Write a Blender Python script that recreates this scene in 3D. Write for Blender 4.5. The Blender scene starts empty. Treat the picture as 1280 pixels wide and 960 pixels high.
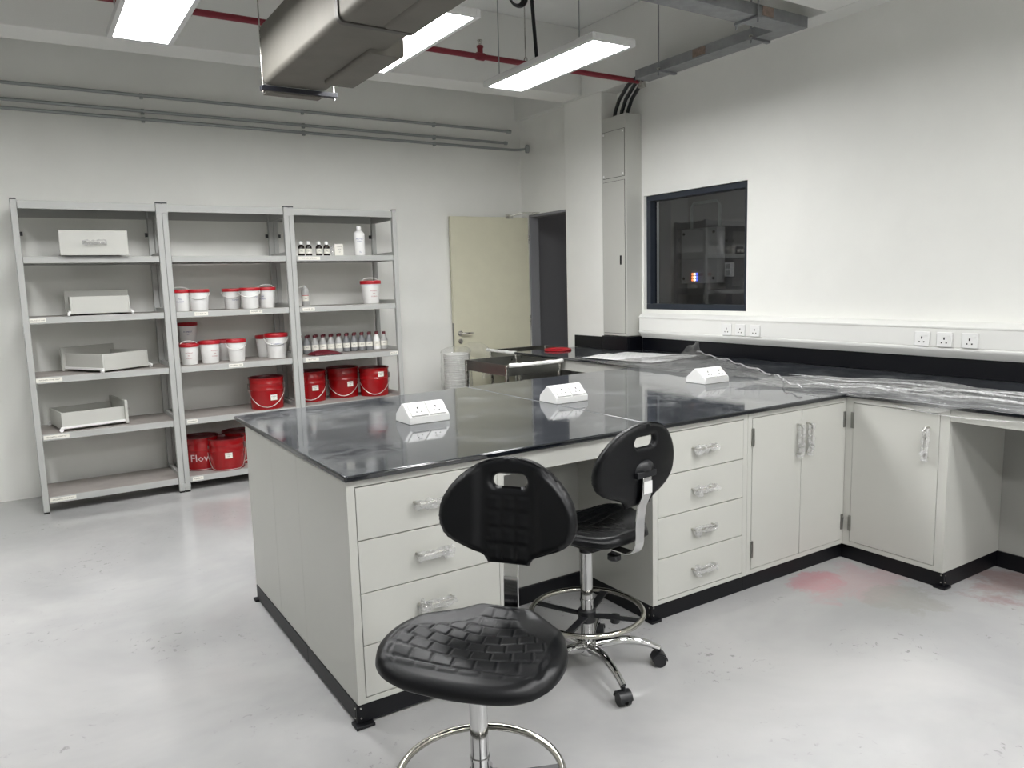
import bpy, bmesh, math, random
from mathutils import Vector, Matrix
random.seed(7)
PI = math.pi
SC = bpy.context.scene
COL = SC.collection

# ---------------------------------------------------------------- camera, world, exposure
def make_camera():
    yaw, pitch, roll = 0.569006, 0.132222, -0.027037
    fw = Vector((math.sin(yaw)*math.cos(pitch), math.cos(yaw)*math.cos(pitch), -math.sin(pitch)))
    r = Vector((math.cos(yaw), -math.sin(yaw), 0)); u = r.cross(fw)
    r2 = math.cos(roll)*r + math.sin(roll)*u
    u2 = -math.sin(roll)*r + math.cos(roll)*u
    cd = bpy.data.cameras.new('camera'); co = bpy.data.objects.new('camera', cd); COL.objects.link(co)
    cd.sensor_fit = 'HORIZONTAL'; cd.sensor_width = 36.0; cd.lens = 953.93/1280*36.0
    cd.clip_start = 0.05; cd.clip_end = 60
    m = Matrix((r2, u2, -fw)).transposed().to_4x4(); m.translation = (0, 0, 1.55)
    co.matrix_world = m
    SC.camera = co
make_camera()
W = bpy.data.worlds.new('world'); SC.world = W; W.use_nodes = True
W.node_tree.nodes['Background'].inputs[0].default_value = (0.5, 0.52, 0.55, 1)
W.node_tree.nodes['Background'].inputs[1].default_value = 0.05
SC.view_settings.view_transform = 'Standard'
SC.view_settings.look = 'None'
SC.view_settings.gamma = 1.0
SC.view_settings.use_curve_mapping = False
SC.view_settings.exposure = 0.0
PANEL = 42.0            # brightness of the ceiling light diffusers

# ---------------------------------------------------------------- materials
def lin(c):
    return tuple(((v/255)/12.92 if v <= 10 else (((v/255)+.055)/1.055)**2.4) for v in c)
class NT:
    def __init__(s, name):
        s.m = bpy.data.materials.new(name); s.m.use_nodes = True
        s.t = s.m.node_tree; s.n = s.t.nodes; s.l = s.t.links
        s.p = s.n['Principled BSDF']; s.out = s.n['Material Output']
    def new(s, ty, **kw):
        n = s.n.new(ty)
        for k, v in kw.items(): setattr(n, k, v)
        return n
    def set(s, sock, v):
        if isinstance(v, bpy.types.NodeSocket): s.l.new(v, sock)
        elif isinstance(v, (tuple, list)) and len(v) == 3 and sock.type == 'RGBA': sock.default_value = (*v, 1)
        else: sock.default_value = v
    def noise(s, scale, detail=4, rough=.6, vec=None, dist=0):
        n = s.new('ShaderNodeTexNoise'); s.set(n.inputs['Scale'], scale); s.set(n.inputs['Detail'], detail)
        s.set(n.inputs['Roughness'], rough); s.set(n.inputs['Distortion'], dist)
        if vec is not None: s.l.new(vec, n.inputs['Vector'])
        return n.outputs['Fac']
    def ramp(s, v, a, b, x=0., y=1.):
        n = s.new('ShaderNodeMapRange'); s.set(n.inputs[0], v)
        for i, q in enumerate((a, b, x, y)): n.inputs[i+1].default_value = q
        n.interpolation_type = 'SMOOTHSTEP'; return n.outputs[0]
    def mth(s, op, a, b=0.):
        n = s.new('ShaderNodeMath', operation=op); s.set(n.inputs[0], a); s.set(n.inputs[1], b); return n.outputs[0]
    def mix(s, f, a, b):
        n = s.new('ShaderNodeMix', data_type='RGBA'); s.set(n.inputs[0], f); s.set(n.inputs[6], a); s.set(n.inputs[7], b)
        return n.outputs[2]
    def obj(s): return s.new('ShaderNodeTexCoord').outputs['Object']
    def pos(s): return s.new('ShaderNodeNewGeometry').outputs['Position']
    def dist(s, c, vec, sc=(1, 1, 1)):
        a = s.new('ShaderNodeVectorMath', operation='SUBTRACT'); s.l.new(vec, a.inputs[0]); a.inputs[1].default_value = c
        b = s.new('ShaderNodeVectorMath', operation='MULTIPLY'); s.l.new(a.outputs[0], b.inputs[0]); b.inputs[1].default_value = sc
        d = s.new('ShaderNodeVectorMath', operation='LENGTH'); s.l.new(b.outputs[0], d.inputs[0]); return d.outputs['Value']
    def bump(s, h, st, d=.01):
        n = s.new('ShaderNodeBump'); s.set(n.inputs['Height'], h); n.inputs['Strength'].default_value = st
        n.inputs['Distance'].default_value = d; s.l.new(n.outputs[0], s.p.inputs['Normal'])
def mat(name, col, rough=.5, metal=0., spec=.5, var=0., vscale=8., bump=0., bscale=200., coat=0., rvar=0.):
    k = NT(name); c = lin(col); p = k.p
    p.inputs['Roughness'].default_value = rough; p.inputs['Metallic'].default_value = metal
    p.inputs['Specular IOR Level'].default_value = spec; p.inputs['Coat Weight'].default_value = coat
    p.inputs['Coat Roughness'].default_value = .1
    p.inputs['Base Color'].default_value = (*c, 1)
    if var or rvar:
        n = k.noise(vscale, 5, .6, k.obj())
        if var:
            k.set(p.inputs['Base Color'], k.mix(k.ramp(n, .25, .75), tuple(v*(1-var) for v in c), tuple(min(1, v*(1+var)) for v in c)))
        if rvar: k.set(p.inputs['Roughness'], k.ramp(n, .3, .7, max(.02, rough-rvar), rough+rvar))
    if bump: k.bump(k.noise(bscale, 3, .6, k.obj()), bump, .002)
    return k.m
def emit(name, col, st):
    k = NT(name); k.p.inputs['Base Color'].default_value = (.8, .8, .8, 1)
    k.p.inputs['Emission Color'].default_value = (*lin(col), 1); k.p.inputs['Emission Strength'].default_value = st
    return k.m
M = {}
M['wall'] = mat('wall_paint', (238, 238, 233), .65, var=.025, vscale=1.5, bump=.15, bscale=60)
M['ceil'] = mat('ceiling_paint', (226, 227, 224), .8, var=.03, vscale=2)
M['beam'] = mat('beam_paint', (230, 230, 226), .7, var=.02, vscale=2)
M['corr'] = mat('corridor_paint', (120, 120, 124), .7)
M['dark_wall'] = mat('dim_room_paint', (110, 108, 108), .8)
M['cab'] = mat('grey_enamel', (192, 192, 186), .38, var=.012, vscale=3)
M['cab_shaded'] = mat('grey_enamel_shaded', (160, 160, 155), .45)  # cabinet grey made darker: knee-space shade put into the colour
M['gap_shade'] = mat('painted_gap_shade', (40, 40, 40), .7)  # dark colour standing in for shade inside door and drawer gaps
M['plinth'] = mat('black_plinth', (9, 10, 15), .45, spec=.35)
M['bs'] = mat('black_upstand', (6, 7, 13), .3, spec=.35)
M['steel'] = mat('brushed_steel', (190, 188, 182), .28, 1., rvar=.06, vscale=20)
M['steel_dk'] = mat('steel_sheet', (140, 140, 136), .35, 1., rvar=.08, vscale=12)
M['chrome'] = mat('chrome', (200, 200, 200), .08, 1.)
M['ringm'] = mat('worn_nickel', (186, 184, 176), .16, 1.)
M['shelf'] = mat('shelf_grey_enamel', (176, 177, 174), .42, var=.02, vscale=4)
M['shelf_top'] = mat('dusty_shelf_deck', (160, 154, 149), .6, var=.12, vscale=5)
M['black'] = mat('black_plastic', (22, 23, 26), .42)
M['pu'] = mat('black_polyurethane', (4, 5, 8), .4, bump=.08, bscale=900, rvar=.05, vscale=7)
M['pu'].node_tree.nodes['Principled BSDF'].inputs['Specular IOR Level'].default_value = .3
M['white_pl'] = mat('white_plastic', (238, 238, 236), .35)
M['white_soft'] = mat('white_polythene', (228, 228, 224), .45)
M['trunk'] = mat('white_trunking', (232, 232, 228), .4)
M['red_lid'] = mat('red_lid_plastic', (172, 18, 32), .35)
M['red_steel'] = mat('red_lacquered_steel', (150, 8, 15), .22, coat=.4)
M['red_shaded'] = mat('shaded_red_lid', (100, 8, 15), .35)  # pail red darkened: shelf shadow put into the lid colour
M['maroon'] = mat('maroon_plastic', (96, 26, 36), .5)
M['ink_blue'] = mat('blue_ink', (60, 72, 140), .6)
M['ink_red'] = mat('red_ink', (170, 70, 76), .6)
M['ink'] = mat('dark_ink', (60, 60, 60), .6)
M['ink_white'] = mat('white_ink', (225, 200, 200), .6)
M['tag'] = mat('paper_tag', (232, 230, 220), .6)
M['wire'] = mat('galvanised_wire', (215, 200, 195), .3, .8)
M['amber'] = mat('dark_brown_glass', (26, 18, 14), .08)
M['greybot'] = mat('grey_polythene_bottle', (176, 176, 174), .4)
M['cond'] = mat('galvanised_conduit', (160, 164, 163), .4, .45)
M['galv'] = mat('galvanised_tray', (150, 152, 154), .45, .6, var=.12, vscale=14)
M['rust'] = mat('rusty_plate', (146, 128, 118), .7, .3, var=.3, vscale=40)
M['red_pipe'] = mat('red_pipe_paint', (128, 30, 44), .45)
M['duct'] = mat('duct_sheet', (120, 117, 110), .6, .55, var=.1, vscale=3, bump=.4, bscale=6)
M['ducts'] = mat('duct_seam', (92, 90, 86), .5, .6)
M['navy'] = mat('dark_support_bar', (26, 28, 38), .5)
M['door'] = mat('beige_door_paint', (212, 209, 186), .45, var=.02)
M['frame_gr'] = mat('grey_frame_paint', (130, 130, 134), .5)
M['win_fr'] = mat('dark_window_frame', (38, 44, 54), .4)
M['fix'] = mat('fixture_white', (215, 215, 214), .5)
M['foam'] = mat('white_foam_wrap', (236, 236, 232), .7)
M['seam'] = mat('joint_sealant', (150, 152, 152), .5)
M['rubber'] = mat('black_rubber', (14, 14, 15), .7)
M['encl'] = mat('grey_enclosure', (178, 178, 178), .5)
M['diff'] = emit('light_diffuser', (255, 255, 255), PANEL)
M['fill_lamp'] = emit('fill_lamp', (255, 250, 245), 7.0)  # glow of the unseen lamps added beyond window and doorway
M['led_o'] = emit('led_orange', (255, 120, 40), 3.5)
M['led_w'] = emit('led_white', (255, 235, 190), 5)
M['led_b'] = emit('led_blue', (60, 90, 255), 4)

def mk_worktop():
    k = NT('black_worktop'); p = k.p; v = k.pos()
    a = k.noise(2.2, 6, .62, v, .6); b = k.noise(9, 5, .7, v, 1.2); c = k.noise(38, 3, .7, v)
    sx = k.new('ShaderNodeSeparateXYZ'); k.l.new(k.new('ShaderNodeNewGeometry').outputs['True Normal'], sx.inputs[0])
    up = k.ramp(sx.outputs['Z'], .6, .95)                        # dust and smears lie on the top face only
    dust = k.mth('MULTIPLY', k.ramp(a, .4, .72), k.ramp(b, .3, .7))
    k.set(p.inputs['Base Color'], k.mix(up, lin((18, 21, 26)), k.mix(dust, lin((52, 55, 60)), lin((116, 119, 122)))))
    k.set(p.inputs['Roughness'], k.mth('ADD', k.ramp(b, .3, .75, .035, .1), k.mth('MULTIPLY', dust, .1)))
    p.inputs['Specular IOR Level'].default_value = 1.0
    k.bump(c, .012, .002); return k.m
M['worktop'] = mk_worktop()
def mk_floor():
    k = NT('grey_epoxy_floor'); p = k.p; v = k.pos()
    base = k.mix(k.ramp(k.noise(.9, 5, .6, v, .4), .3, .7), lin((165, 165, 165)), lin((185, 184, 183)))
    sp = k.mth('MULTIPLY', k.ramp(k.noise(26, 3, .7, v, .5), .60, .70), k.ramp(k.noise(1.6, 3, .6, v), .5, .64))
    base = k.mix(k.mth('MULTIPLY', sp, .65), base, lin((120, 120, 118)))
    mp = k.new('ShaderNodeMapping'); k.l.new(v, mp.inputs[0]); mp.inputs['Scale'].default_value = (9, 60, 1); mp.inputs['Rotation'].default_value = (0, 0, .5)
    sc = k.mth('MULTIPLY', k.ramp(k.noise(1, 2, .5, mp.outputs[0]), .7, .78), k.ramp(k.noise(2.3, 2, .6, v), .55, .66))
    base = k.mix(k.mth('MULTIPLY', sc, .45), base, lin((110, 110, 108)))
    wob = k.noise(4.5, 5, .65, v, .8); fine = k.noise(22, 4, .7, v)
    def blob(c, s, edge, colr, amt):
        d = k.mth('ADD', k.dist(c, v, s), k.mth('ADD', k.mth('MULTIPLY', k.mth('SUBTRACT', wob, .5), 2.4), k.mth('MULTIPLY', k.mth('SUBTRACT', fine, .5), .9)))
        f = k.mth('MULTIPLY', k.ramp(d, edge, 1.0, 1., 0.), k.mth('MULTIPLY', k.ramp(fine, .2, .6, .6, 1.), amt))
        nonlocal base
        base = k.mix(f, base, lin(colr))
    blob((3.42, 2.19, 0), (2.9, 4.4, 0), .55, (184, 156, 158), .6)
    blob((3.28, 2.31, 0), (5.5, 8.0, 0), .6, (196, 128, 138), .5)
    blob((3.43, 1.93, 0), (4.2, 5.5, 0), .6, (158, 157, 152), .75)
    blob((4.02, 1.72, 0), (3.2, 3.8, 0), .5, (160, 130, 130), .7)
    k.set(p.inputs['Base Color'], base)
    k.set(p.inputs['Roughness'], k.ramp(k.noise(3.1, 5, .6, v), .3, .7, .06, .16))
    p.inputs['Specular IOR Level'].default_value = .5
    k.bump(k.noise(5, 4, .6, v), .03, .01); return k.m
M['floor'] = mk_floor()
def mk_film(name, base_a, col=(235, 236, 236), edge=.75, wr=30, streak=None):
    k = NT(name); k.n.remove(k.p)
    tr = k.new('ShaderNodeBsdfTransparent'); tr.inputs[0].default_value = (.97, .97, .97, 1)
    gl = k.new('ShaderNodeBsdfGlossy'); gl.inputs['Roughness'].default_value = .09
    df = k.new('ShaderNodeBsdfDiffuse'); df.inputs[0].default_value = (*lin(col), 1)
    lw = k.new('ShaderNodeLayerWeight'); lw.inputs[0].default_value = .5
    n = k.noise(wr, 4, .65, k.obj(), 1.5)
    if streak:
        mp = k.new('ShaderNodeMapping'); k.l.new(k.obj(), mp.inputs[0]); mp.inputs['Scale'].default_value = streak
        n = k.mth('ADD', k.mth('MULTIPLY', k.noise(1, 3, .6, mp.outputs[0], 1.), .75), k.mth('MULTIPLY', n, .25))
    bp = k.new('ShaderNodeBump'); k.set(bp.inputs['Height'], n); bp.inputs['Strength'].default_value = .9 if streak else .5; bp.inputs['Distance'].default_value = .014 if streak else .01
    k.l.new(bp.outputs[0], gl.inputs['Normal']); k.l.new(bp.outputs[0], lw.inputs['Normal'])
    m1 = k.new('ShaderNodeMixShader'); k.set(m1.inputs[0], k.mth('MULTIPLY', k.mth('ADD', k.mth('MULTIPLY', k.mth('POWER', lw.outputs['Facing'], 4.), .9), .05), edge))
    m2 = k.new('ShaderNodeMixShader'); k.set(m2.inputs[0], k.ramp(n, .45, .66, base_a*.5, base_a*2.0) if streak else k.ramp(n, .35, .75, base_a*.4, base_a*1.6))
    k.l.new(tr.outputs[0], m2.inputs[1]); k.l.new(df.outputs[0], m2.inputs[2])
    k.l.new(m2.outputs[0], m1.inputs[1]); k.l.new(gl.outputs[0], m1.inputs[2])
    k.l.new(m1.outputs[0], k.out.inputs[0]); return k.m
M['film'] = mk_film('clear_film', .06, edge=1.0, wr=22)
M['film_strip'] = mk_film('clear_film_strip', .13, edge=1.0, wr=34, streak=(26, 2.6, 10))  # white streaks: wrinkle haze, plus glints painted in as diffuse white
M['fold'] = mk_film('clear_film_fold', .42, (248, 248, 248), 1.0, 40)
M['wrap'] = mk_film('clear_wrap', .24, (245, 245, 245), .55, 90)
M['bag'] = mk_film('cloudy_bag', .07, (228, 228, 224), .7, 9)
def mk_glass():
    k = NT('window_glass'); k.n.remove(k.p)
    tr = k.new('ShaderNodeBsdfTransparent'); tr.inputs[0].default_value = (.72, .74, .76, 1)
    gl = k.new('ShaderNodeBsdfGlossy'); gl.inputs['Roughness'].default_value = .01
    fr = k.new('ShaderNodeLayerWeight'); fr.inputs[0].default_value = .5
    m = k.new('ShaderNodeMixShader'); k.set(m.inputs[0], k.mth('ADD', k.mth('MULTIPLY', k.mth('POWER', fr.outputs['Facing'], 5.), .9), .08))
    k.l.new(tr.outputs[0], m.inputs[1]); k.l.new(gl.outputs[0], m.inputs[2]); k.l.new(m.outputs[0], k.out.inputs[0]); return k.m
M['glass'] = mk_glass()
def mk_paper():
    k = NT('printed_paper'); p = k.p; v = k.obj()
    b = k.new('ShaderNodeTexBrick'); k.l.new(v, b.inputs[0]); b.inputs['Scale'].default_value = 9
    b.inputs['Color1'].default_value = (*lin((236, 236, 236)), 1); b.inputs['Color2'].default_value = (*lin((214, 215, 217)), 1)
    b.inputs['Mortar'].default_value = (*lin((246, 246, 245)), 1); b.inputs['Mortar Size'].default_value = .06
    k.set(p.inputs['Base Color'], b.outputs[0]); p.inputs['Roughness'].default_value = .3
    k.bump(k.noise(7, 3, .6, v), .3, .02); return k.m
M['paper'] = mk_paper()

# ---------------------------------------------------------------- mesh helpers
ORG = {}
class MB:
    def __init__(s): s.bm = bmesh.new(); s.mi = 0
    def _f(s, vs, smooth=False):
        try:
            f = s.bm.faces.new(vs); f.material_index = s.mi; f.smooth = smooth; return f
        except ValueError: return None
    def box(s, x0, x1, y0, y1, z0, z1):
        v = [s.bm.verts.new(p) for p in ((x0,y0,z0),(x1,y0,z0),(x1,y1,z0),(x0,y1,z0),(x0,y0,z1),(x1,y0,z1),(x1,y1,z1),(x0,y1,z1))]
        for q in ((0,3,2,1),(4,5,6,7),(0,1,5,4),(1,2,6,5),(2,3,7,6),(3,0,4,7)): s._f([v[i] for i in q])
        return s
    def hexa(s, pts):
        v = [s.bm.verts.new(p) for p in pts]
        for q in ((0,3,2,1),(4,5,6,7),(0,1,5,4),(1,2,6,5),(2,3,7,6),(3,0,4,7)): s._f([v[i] for i in q])
        return s
    def prism(s, poly, a, b, axis='x'):
        def mk(t):
            out = []
            for (p, q) in poly:
                out.append(s.bm.verts.new({'x': (t, p, q), 'y': (p, t, q), 'z': (p, q, t)}[axis]))
            return out
        A, B = mk(a), mk(b); n = len(poly)
        s._f(A[::-1]); s._f(B)
        for i in range(n): s._f([A[i], A[(i+1) % n], B[(i+1) % n], B[i]])
        return s
    def tube(s, pts, r, n=10, cap=True, closed=False, rs=None):
        pts = [Vector(p) for p in pts]; rings = []; N = len(pts)
        up = None
        for i, p in enumerate(pts):
            if closed: t = pts[(i+1) % N]-pts[i-1]
            else: t = pts[min(i+1, N-1)]-pts[max(i-1, 0)]
            t.normalize()
            if up is None:
                up = Vector((0, 0, 1)) if abs(t.z) < .9 else Vector((1, 0, 0))
            a = up-t*up.dot(t)
            if a.length < 1e-6: a = t.orthogonal()
            a.normalize(); up = a; b = t.cross(a); rr = rs[i] if rs else r
            rings.append([s.bm.verts.new(p+a*(rr*math.cos(2*PI*j/n))+b*(rr*math.sin(2*PI*j/n))) for j in range(n)])
        for i in range(N if closed else N-1):
            A, B = rings[i], rings[(i+1) % N]
            for j in range(n): s._f([A[j], A[(j+1) % n], B[(j+1) % n], B[j]], True)
        if cap and not closed: s._f(rings[0][::-1]); s._f(rings[-1])
        return s
    def cyl(s, p0, p1, r, n=16, r1=None): return s.tube([p0, p1], r, n, rs=[r, r if r1 is None else r1])
    def ring(s, c, R, r, n=48, m=8):
        return s.tube([(c[0]+R*math.cos(2*PI*i/n), c[1]+R*math.sin(2*PI*i/n), c[2]) for i in range(n)], r, m, closed=True)
    def lathe(s, prof, n=24, c=(0, 0), cap=True, sx=1, sy=1):
        rings = []
        for (r, z) in prof:
            rings.append([s.bm.verts.new((c[0]+sx*r*math.cos(2*PI*j/n), c[1]+sy*r*math.sin(2*PI*j/n), z)) for j in range(n)])
        for A, B in zip(rings, rings[1:]):
            for j in range(n): s._f([A[j], A[(j+1) % n], B[(j+1) % n], B[j]], True)
        if cap: s._f(rings[0][::-1]); s._f(rings[-1])
        return s
    def ribbon(s, path, w, t, ax=(1, 0, 0)):
        ax = Vector(ax); pts = [Vector(p) for p in path]; rings = []
        for i, p in enumerate(pts):
            d = (pts[min(i+1, len(pts)-1)]-pts[max(i-1, 0)]).normalized(); nn = ax.cross(d).normalized()
            rings.append([s.bm.verts.new(p+ax*(a*w/2)+nn*(b*t/2)) for a, b in ((-1, -1), (1, -1), (1, 1), (-1, 1))])
        for A, B in zip(rings, rings[1:]):
            for j in range(4): s._f([A[j], A[(j+1) % 4], B[(j+1) % 4], B[j]])
        s._f(rings[0][::-1]); s._f(rings[-1]); return s
    def grid(s, nu, nv, fn, smooth=True, skip=None):
        V = [[s.bm.verts.new(fn(i/nu, j/nv)) for j in range(nv+1)] for i in range(nu+1)]
        for i in range(nu):
            for j in range(nv):
                if skip and skip(i, j): continue
                s._f([V[i][j], V[i+1][j], V[i+1][j+1], V[i][j+1]], smooth)
        return s
    def text(s, string, size, fn):
        me = text_mesh(string); vs = [s.bm.verts.new(fn(v[0]*size, v[1]*size)) for v in me[0]]
        for f in me[1]: s._f([vs[i] for i in f])
        return s
    def build(s, name, mats, parent=None, world=False, bevel=0., seg=2, sharp=40, solid=0.):
        bmesh.ops.recalc_face_normals(s.bm, faces=s.bm.faces[:]) if not getattr(s, 'keep', False) else None
        me = bpy.data.meshes.new(name)
        org = ORG.get(parent.name, Vector()) if parent else Vector()
        if world: bmesh.ops.translate(s.bm, verts=s.bm.verts[:], vec=-org)
        s.bm.to_mesh(me); s.bm.free()
        for m in (mats if isinstance(mats, (list, tuple)) else [mats]): me.materials.append(M[m] if isinstance(m, str) else m)
        me.set_sharp_from_angle(angle=math.radians(sharp))
        o = bpy.data.objects.new(name, me); COL.objects.link(o)
        if parent: o.parent = parent; ORG[o.name] = org
        if bevel:
            b = o.modifiers.new('bevel', 'BEVEL'); b.width = bevel; b.segments = seg; b.limit_method = 'ANGLE'; b.angle_limit = math.radians(50)
        if solid:
            b = o.modifiers.new('solid', 'SOLIDIFY'); b.thickness = solid
        return o
_TX = {}
def text_mesh(string):
    if string in _TX: return _TX[string]
    cu = bpy.data.curves.new('t', 'FONT'); cu.body = string; cu.size = 1.0; cu.align_x = 'CENTER'; cu.align_y = 'CENTER'; cu.resolution_u = 1
    o = bpy.data.objects.new('t', cu); COL.objects.link(o)
    dg = bpy.context.evaluated_depsgraph_get(); me = o.evaluated_get(dg).to_mesh()
    r = ([tuple(v.co) for v in me.vertices], [tuple(p.vertices) for p in me.polygons])
    o.evaluated_get(dg).to_mesh_clear(); bpy.data.objects.remove(o); bpy.data.curves.remove(cu)
    _TX[string] = r; return r
def thing(name, label, cat, loc=(0, 0, 0), rotz=0., group=None):
    o = bpy.data.objects.new(name, None); COL.objects.link(o); o.empty_display_size = .1
    o.location = loc; o.rotation_euler = (0, 0, rotz); o['label'] = label; o['category'] = cat
    if group: o['group'] = group
    ORG[o.name] = Vector(loc); return o
def tag(o, label, cat, group=None, kind=None):
    o['label'] = label; o['category'] = cat
    if group: o['group'] = group
    if kind: o['kind'] = kind
    return o
def struct(o, label=None):
    o['kind'] = 'structure'
    if label: o['label'] = label
    return o
def copy_tree(o, parent=None):
    c = o.copy(); COL.objects.link(c)
    if parent: c.parent = parent; c.matrix_parent_inverse = o.matrix_parent_inverse
    for ch in list(o.children): copy_tree(ch, c)
    return c
def dup(o, label, loc, rotz=0., group=None, scale=None):
    c = copy_tree(o); c['label'] = label; c.location = loc; c.rotation_euler = (0, 0, rotz)
    if group: c['group'] = group
    if scale: c.scale = scale
    return c
def arc(c, r, a0, a1, n, plane='yz', x=0):
    out = []
    for i in range(n+1):
        a = a0+(a1-a0)*i/n; p, q = c[0]+r*math.cos(a), c[1]+r*math.sin(a)
        out.append({'yz': (x, p, q), 'xz': (p, x, q), 'xy': (p, q, x)}[plane])
    return out

# ---------------------------------------------------------------- the room
struct(MB().box(-5.15, 8, -5.15, 8.6, -.1, 0).build('floor', 'floor'), 'pale grey glossy epoxy floor with scuffs')
struct(MB().box(-5.15, 8, -5.15, 8.6, 3.8, 3.95).build('ceiling', 'ceil'))
struct(MB().box(-5.15, 4.56, 6.85, 7.0, 0, 3.8).build('wall_back', 'wall'), 'white back wall behind the shelving')
struct(MB().box(-5.15, -5.0, -5.0, 6.85, 0, 3.8).build('wall_left', 'wall'))
struct(MB().box(-5.15, 8, -5.15, -5.0, 0, 3.8).build('wall_front', 'wall'))
WX0, WX1 = 4.68, 4.86
WY0, WY1, WZ0, WZ1 = 3.965, 5.10, 1.282, 2.265
w = MB().box(WX0, WX1, -5.0, WY0, 0, 3.2).box(WX0, WX1, WY1, 5.45, 0, 3.2).box(WX0, WX1, WY0, WY1, 0, WZ0).box(WX0, WX1, WY0, WY1, WZ1, 3.2)
struct(w.build('wall_right', 'wall'), 'white right wall with a dark framed window')
struct(MB().box(4.50, 4.86, 5.45, 6.0, 0, 3.2).build('wall_column', 'wall', bevel=.006), 'white column between doorway and riser cabinet')
w = MB().box(4.56, 4.655, 6.705, 6.85, 0, 3.2).box(4.56, 4.655, 6.0, 6.705, 2.235, 3.2)
struct(w.build('wall_doorway', 'wall'), 'white wall strip above and beside the open doorway')
# beams
struct(MB().box(4.50, 5.0, -5.0, 6.85, 3.2, 3.8).build('trim_1', 'beam', bevel=.006), 'white concrete beam along the top of the right wall')
struct(MB().hexa([(-5.0, 5.70, 3.12), (4.5, 5.73, 3.222), (4.5, 6.0, 3.215), (-5.0, 5.98, 3.12), (-5.0, 5.70, 3.8), (4.5, 5.73, 3.8), (4.5, 6.0, 3.8), (-5.0, 5.98, 3.8)]).build('trim_2', 'beam', bevel=.004), 'pale ceiling beam in front of the back wall')
struct(MB().box(-5.0, 4.5, 2.85, 3.2, 3.2, 3.8).build('trim_3', 'beam', bevel=.006), 'pale ceiling beam at the top right corner')
# corridor beyond the doorway and the dim room beyond the window
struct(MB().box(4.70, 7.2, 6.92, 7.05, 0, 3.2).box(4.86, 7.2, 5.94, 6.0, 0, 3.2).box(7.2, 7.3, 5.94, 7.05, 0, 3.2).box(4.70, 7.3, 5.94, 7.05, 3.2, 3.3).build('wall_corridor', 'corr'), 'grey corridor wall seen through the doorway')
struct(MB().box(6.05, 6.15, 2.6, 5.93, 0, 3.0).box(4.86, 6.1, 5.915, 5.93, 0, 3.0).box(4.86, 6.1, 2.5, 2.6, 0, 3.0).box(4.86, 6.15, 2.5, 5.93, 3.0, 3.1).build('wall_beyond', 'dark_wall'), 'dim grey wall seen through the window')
# door
d = thing('door_1', 'beige door standing open beside the grey doorway', 'door'); d['kind'] = 'structure'
del d['category']
# leaf local frame: hinge (4.54,6.725) -> free edge (3.66,6.785)
hx, hy, fx, fy = 4.545, 6.735, 3.665, 6.80
ang = math.atan2(fy-hy, fx-hx); L = math.hypot(fx-hx, fy-hy)
d.location = (hx, hy, 0); d.rotation_euler = (0, 0, ang); ORG[d.name] = Vector()
MB().box(0, L, -.022, .022, .01, 2.215).build('door_leaf', 'door', d, bevel=.002)
h = MB().cyl((L-.065, .022, 1.055), (L-.065, .032, 1.055), .026, 20)
h.tube([(L-.065, .03, 1.055), (L-.065, .065, 1.055), (L-.075, .072, 1.055), (L-.185, .072, 1.055)], .009, 10)
hd = h.build('lever_handle', 'steel', d)
MB().cyl((L-.065, .022, .975), (L-.065, .031, .975), .025, 20).build('lock_cylinder', 'steel', d)
MB().box(L-.001, L+.003, -.012, .012, .93, 1.16).build('latch_plate', 'steel_dk', d)
for z in (.3, 1.1, 1.95): MB().cyl((-.004, .02, z), (-.004, .02, z+.1), .008, 10).build('hinge', 'steel', d)
MB().tube([(.22, .03, 2.225), (.10, .07, 2.255), (-.10, .28, 2.245)], .007, 6).box(.18, .26, .018, .034, 2.2, 2.24).build('door_closer_arm', 'steel', d)
f = MB().box(4.555, 4.66, 6.69, 6.71, 0, 2.235).box(4.555, 4.66, 6.0, 6.71, 2.215, 2.24)
struct(f.build('trim_4', 'frame_gr', bevel=.002), 'grey metal door frame')
# window
wn = thing('window_1', 'dark framed internal window in the right wall', 'window'); wn['kind'] = 'structure'; del wn['category']
fw_ = .048
MB().box(4.71, 4.79, WY0, WY1, WZ0, WZ0+fw_).box(4.71, 4.79, WY0, WY1, WZ1-fw_, WZ1).box(4.71, 4.79, WY0, WY0+fw_, WZ0+fw_, WZ1-fw_).box(4.71, 4.79, WY1-fw_, WY1, WZ0+fw_, WZ1-fw_).build('window_frame', 'win_fr', wn, world=True, bevel=.003)
MB().box(4.765, 4.771, WY0+fw_, WY1-fw_, WZ0+fw_, WZ1-fw_).build('pane', 'glass', wn, world=True)
# beyond the window: control box with lit lamps
e = thing('control_box', 'grey electrical control box with lit lamps seen through the window', 'control box', (6.05, 5.62, 1.5))
MB().box(5.93, 6.048, 5.40, 5.89, 1.49, 2.05).build('box_body', 'encl', e, world=True, bevel=.004)
for y, z in ((5.44, 1.54), (5.44, 2.0), (5.85, 1.54), (5.85, 2.0)): MB().cyl((5.93, y, z), (5.922, y, z), .014, 12).build('cover_screw', 'rubber', e, world=True)
for m, y0 in (('led_o', 5.735), ('led_w', 5.705), ('led_b', 5.675)):
    for z in (1.525, 1.555, 1.585):
        MB().cyl((5.93, y0-.01, z), (5.922, y0-.01, z), .011, 10).build('lamp', m, e, world=True)
MB().tube([(5.99, 5.80, 2.05), (5.99, 5.80, 2.26), (5.99, 5.77, 2.31), (5.99, 5.46, 2.31), (5.99, 5.42, 2.27), (5.99, 5.42, 2.05)], .016, 8).build('conduit_loop', 'cond', e, world=True)
bl = thing('ceiling_light', 'added unseen lamp brightening the room beyond the window', 'light', (5.3, 4.2, 2.96))  # added out of view to lift the room behind the glass
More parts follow.
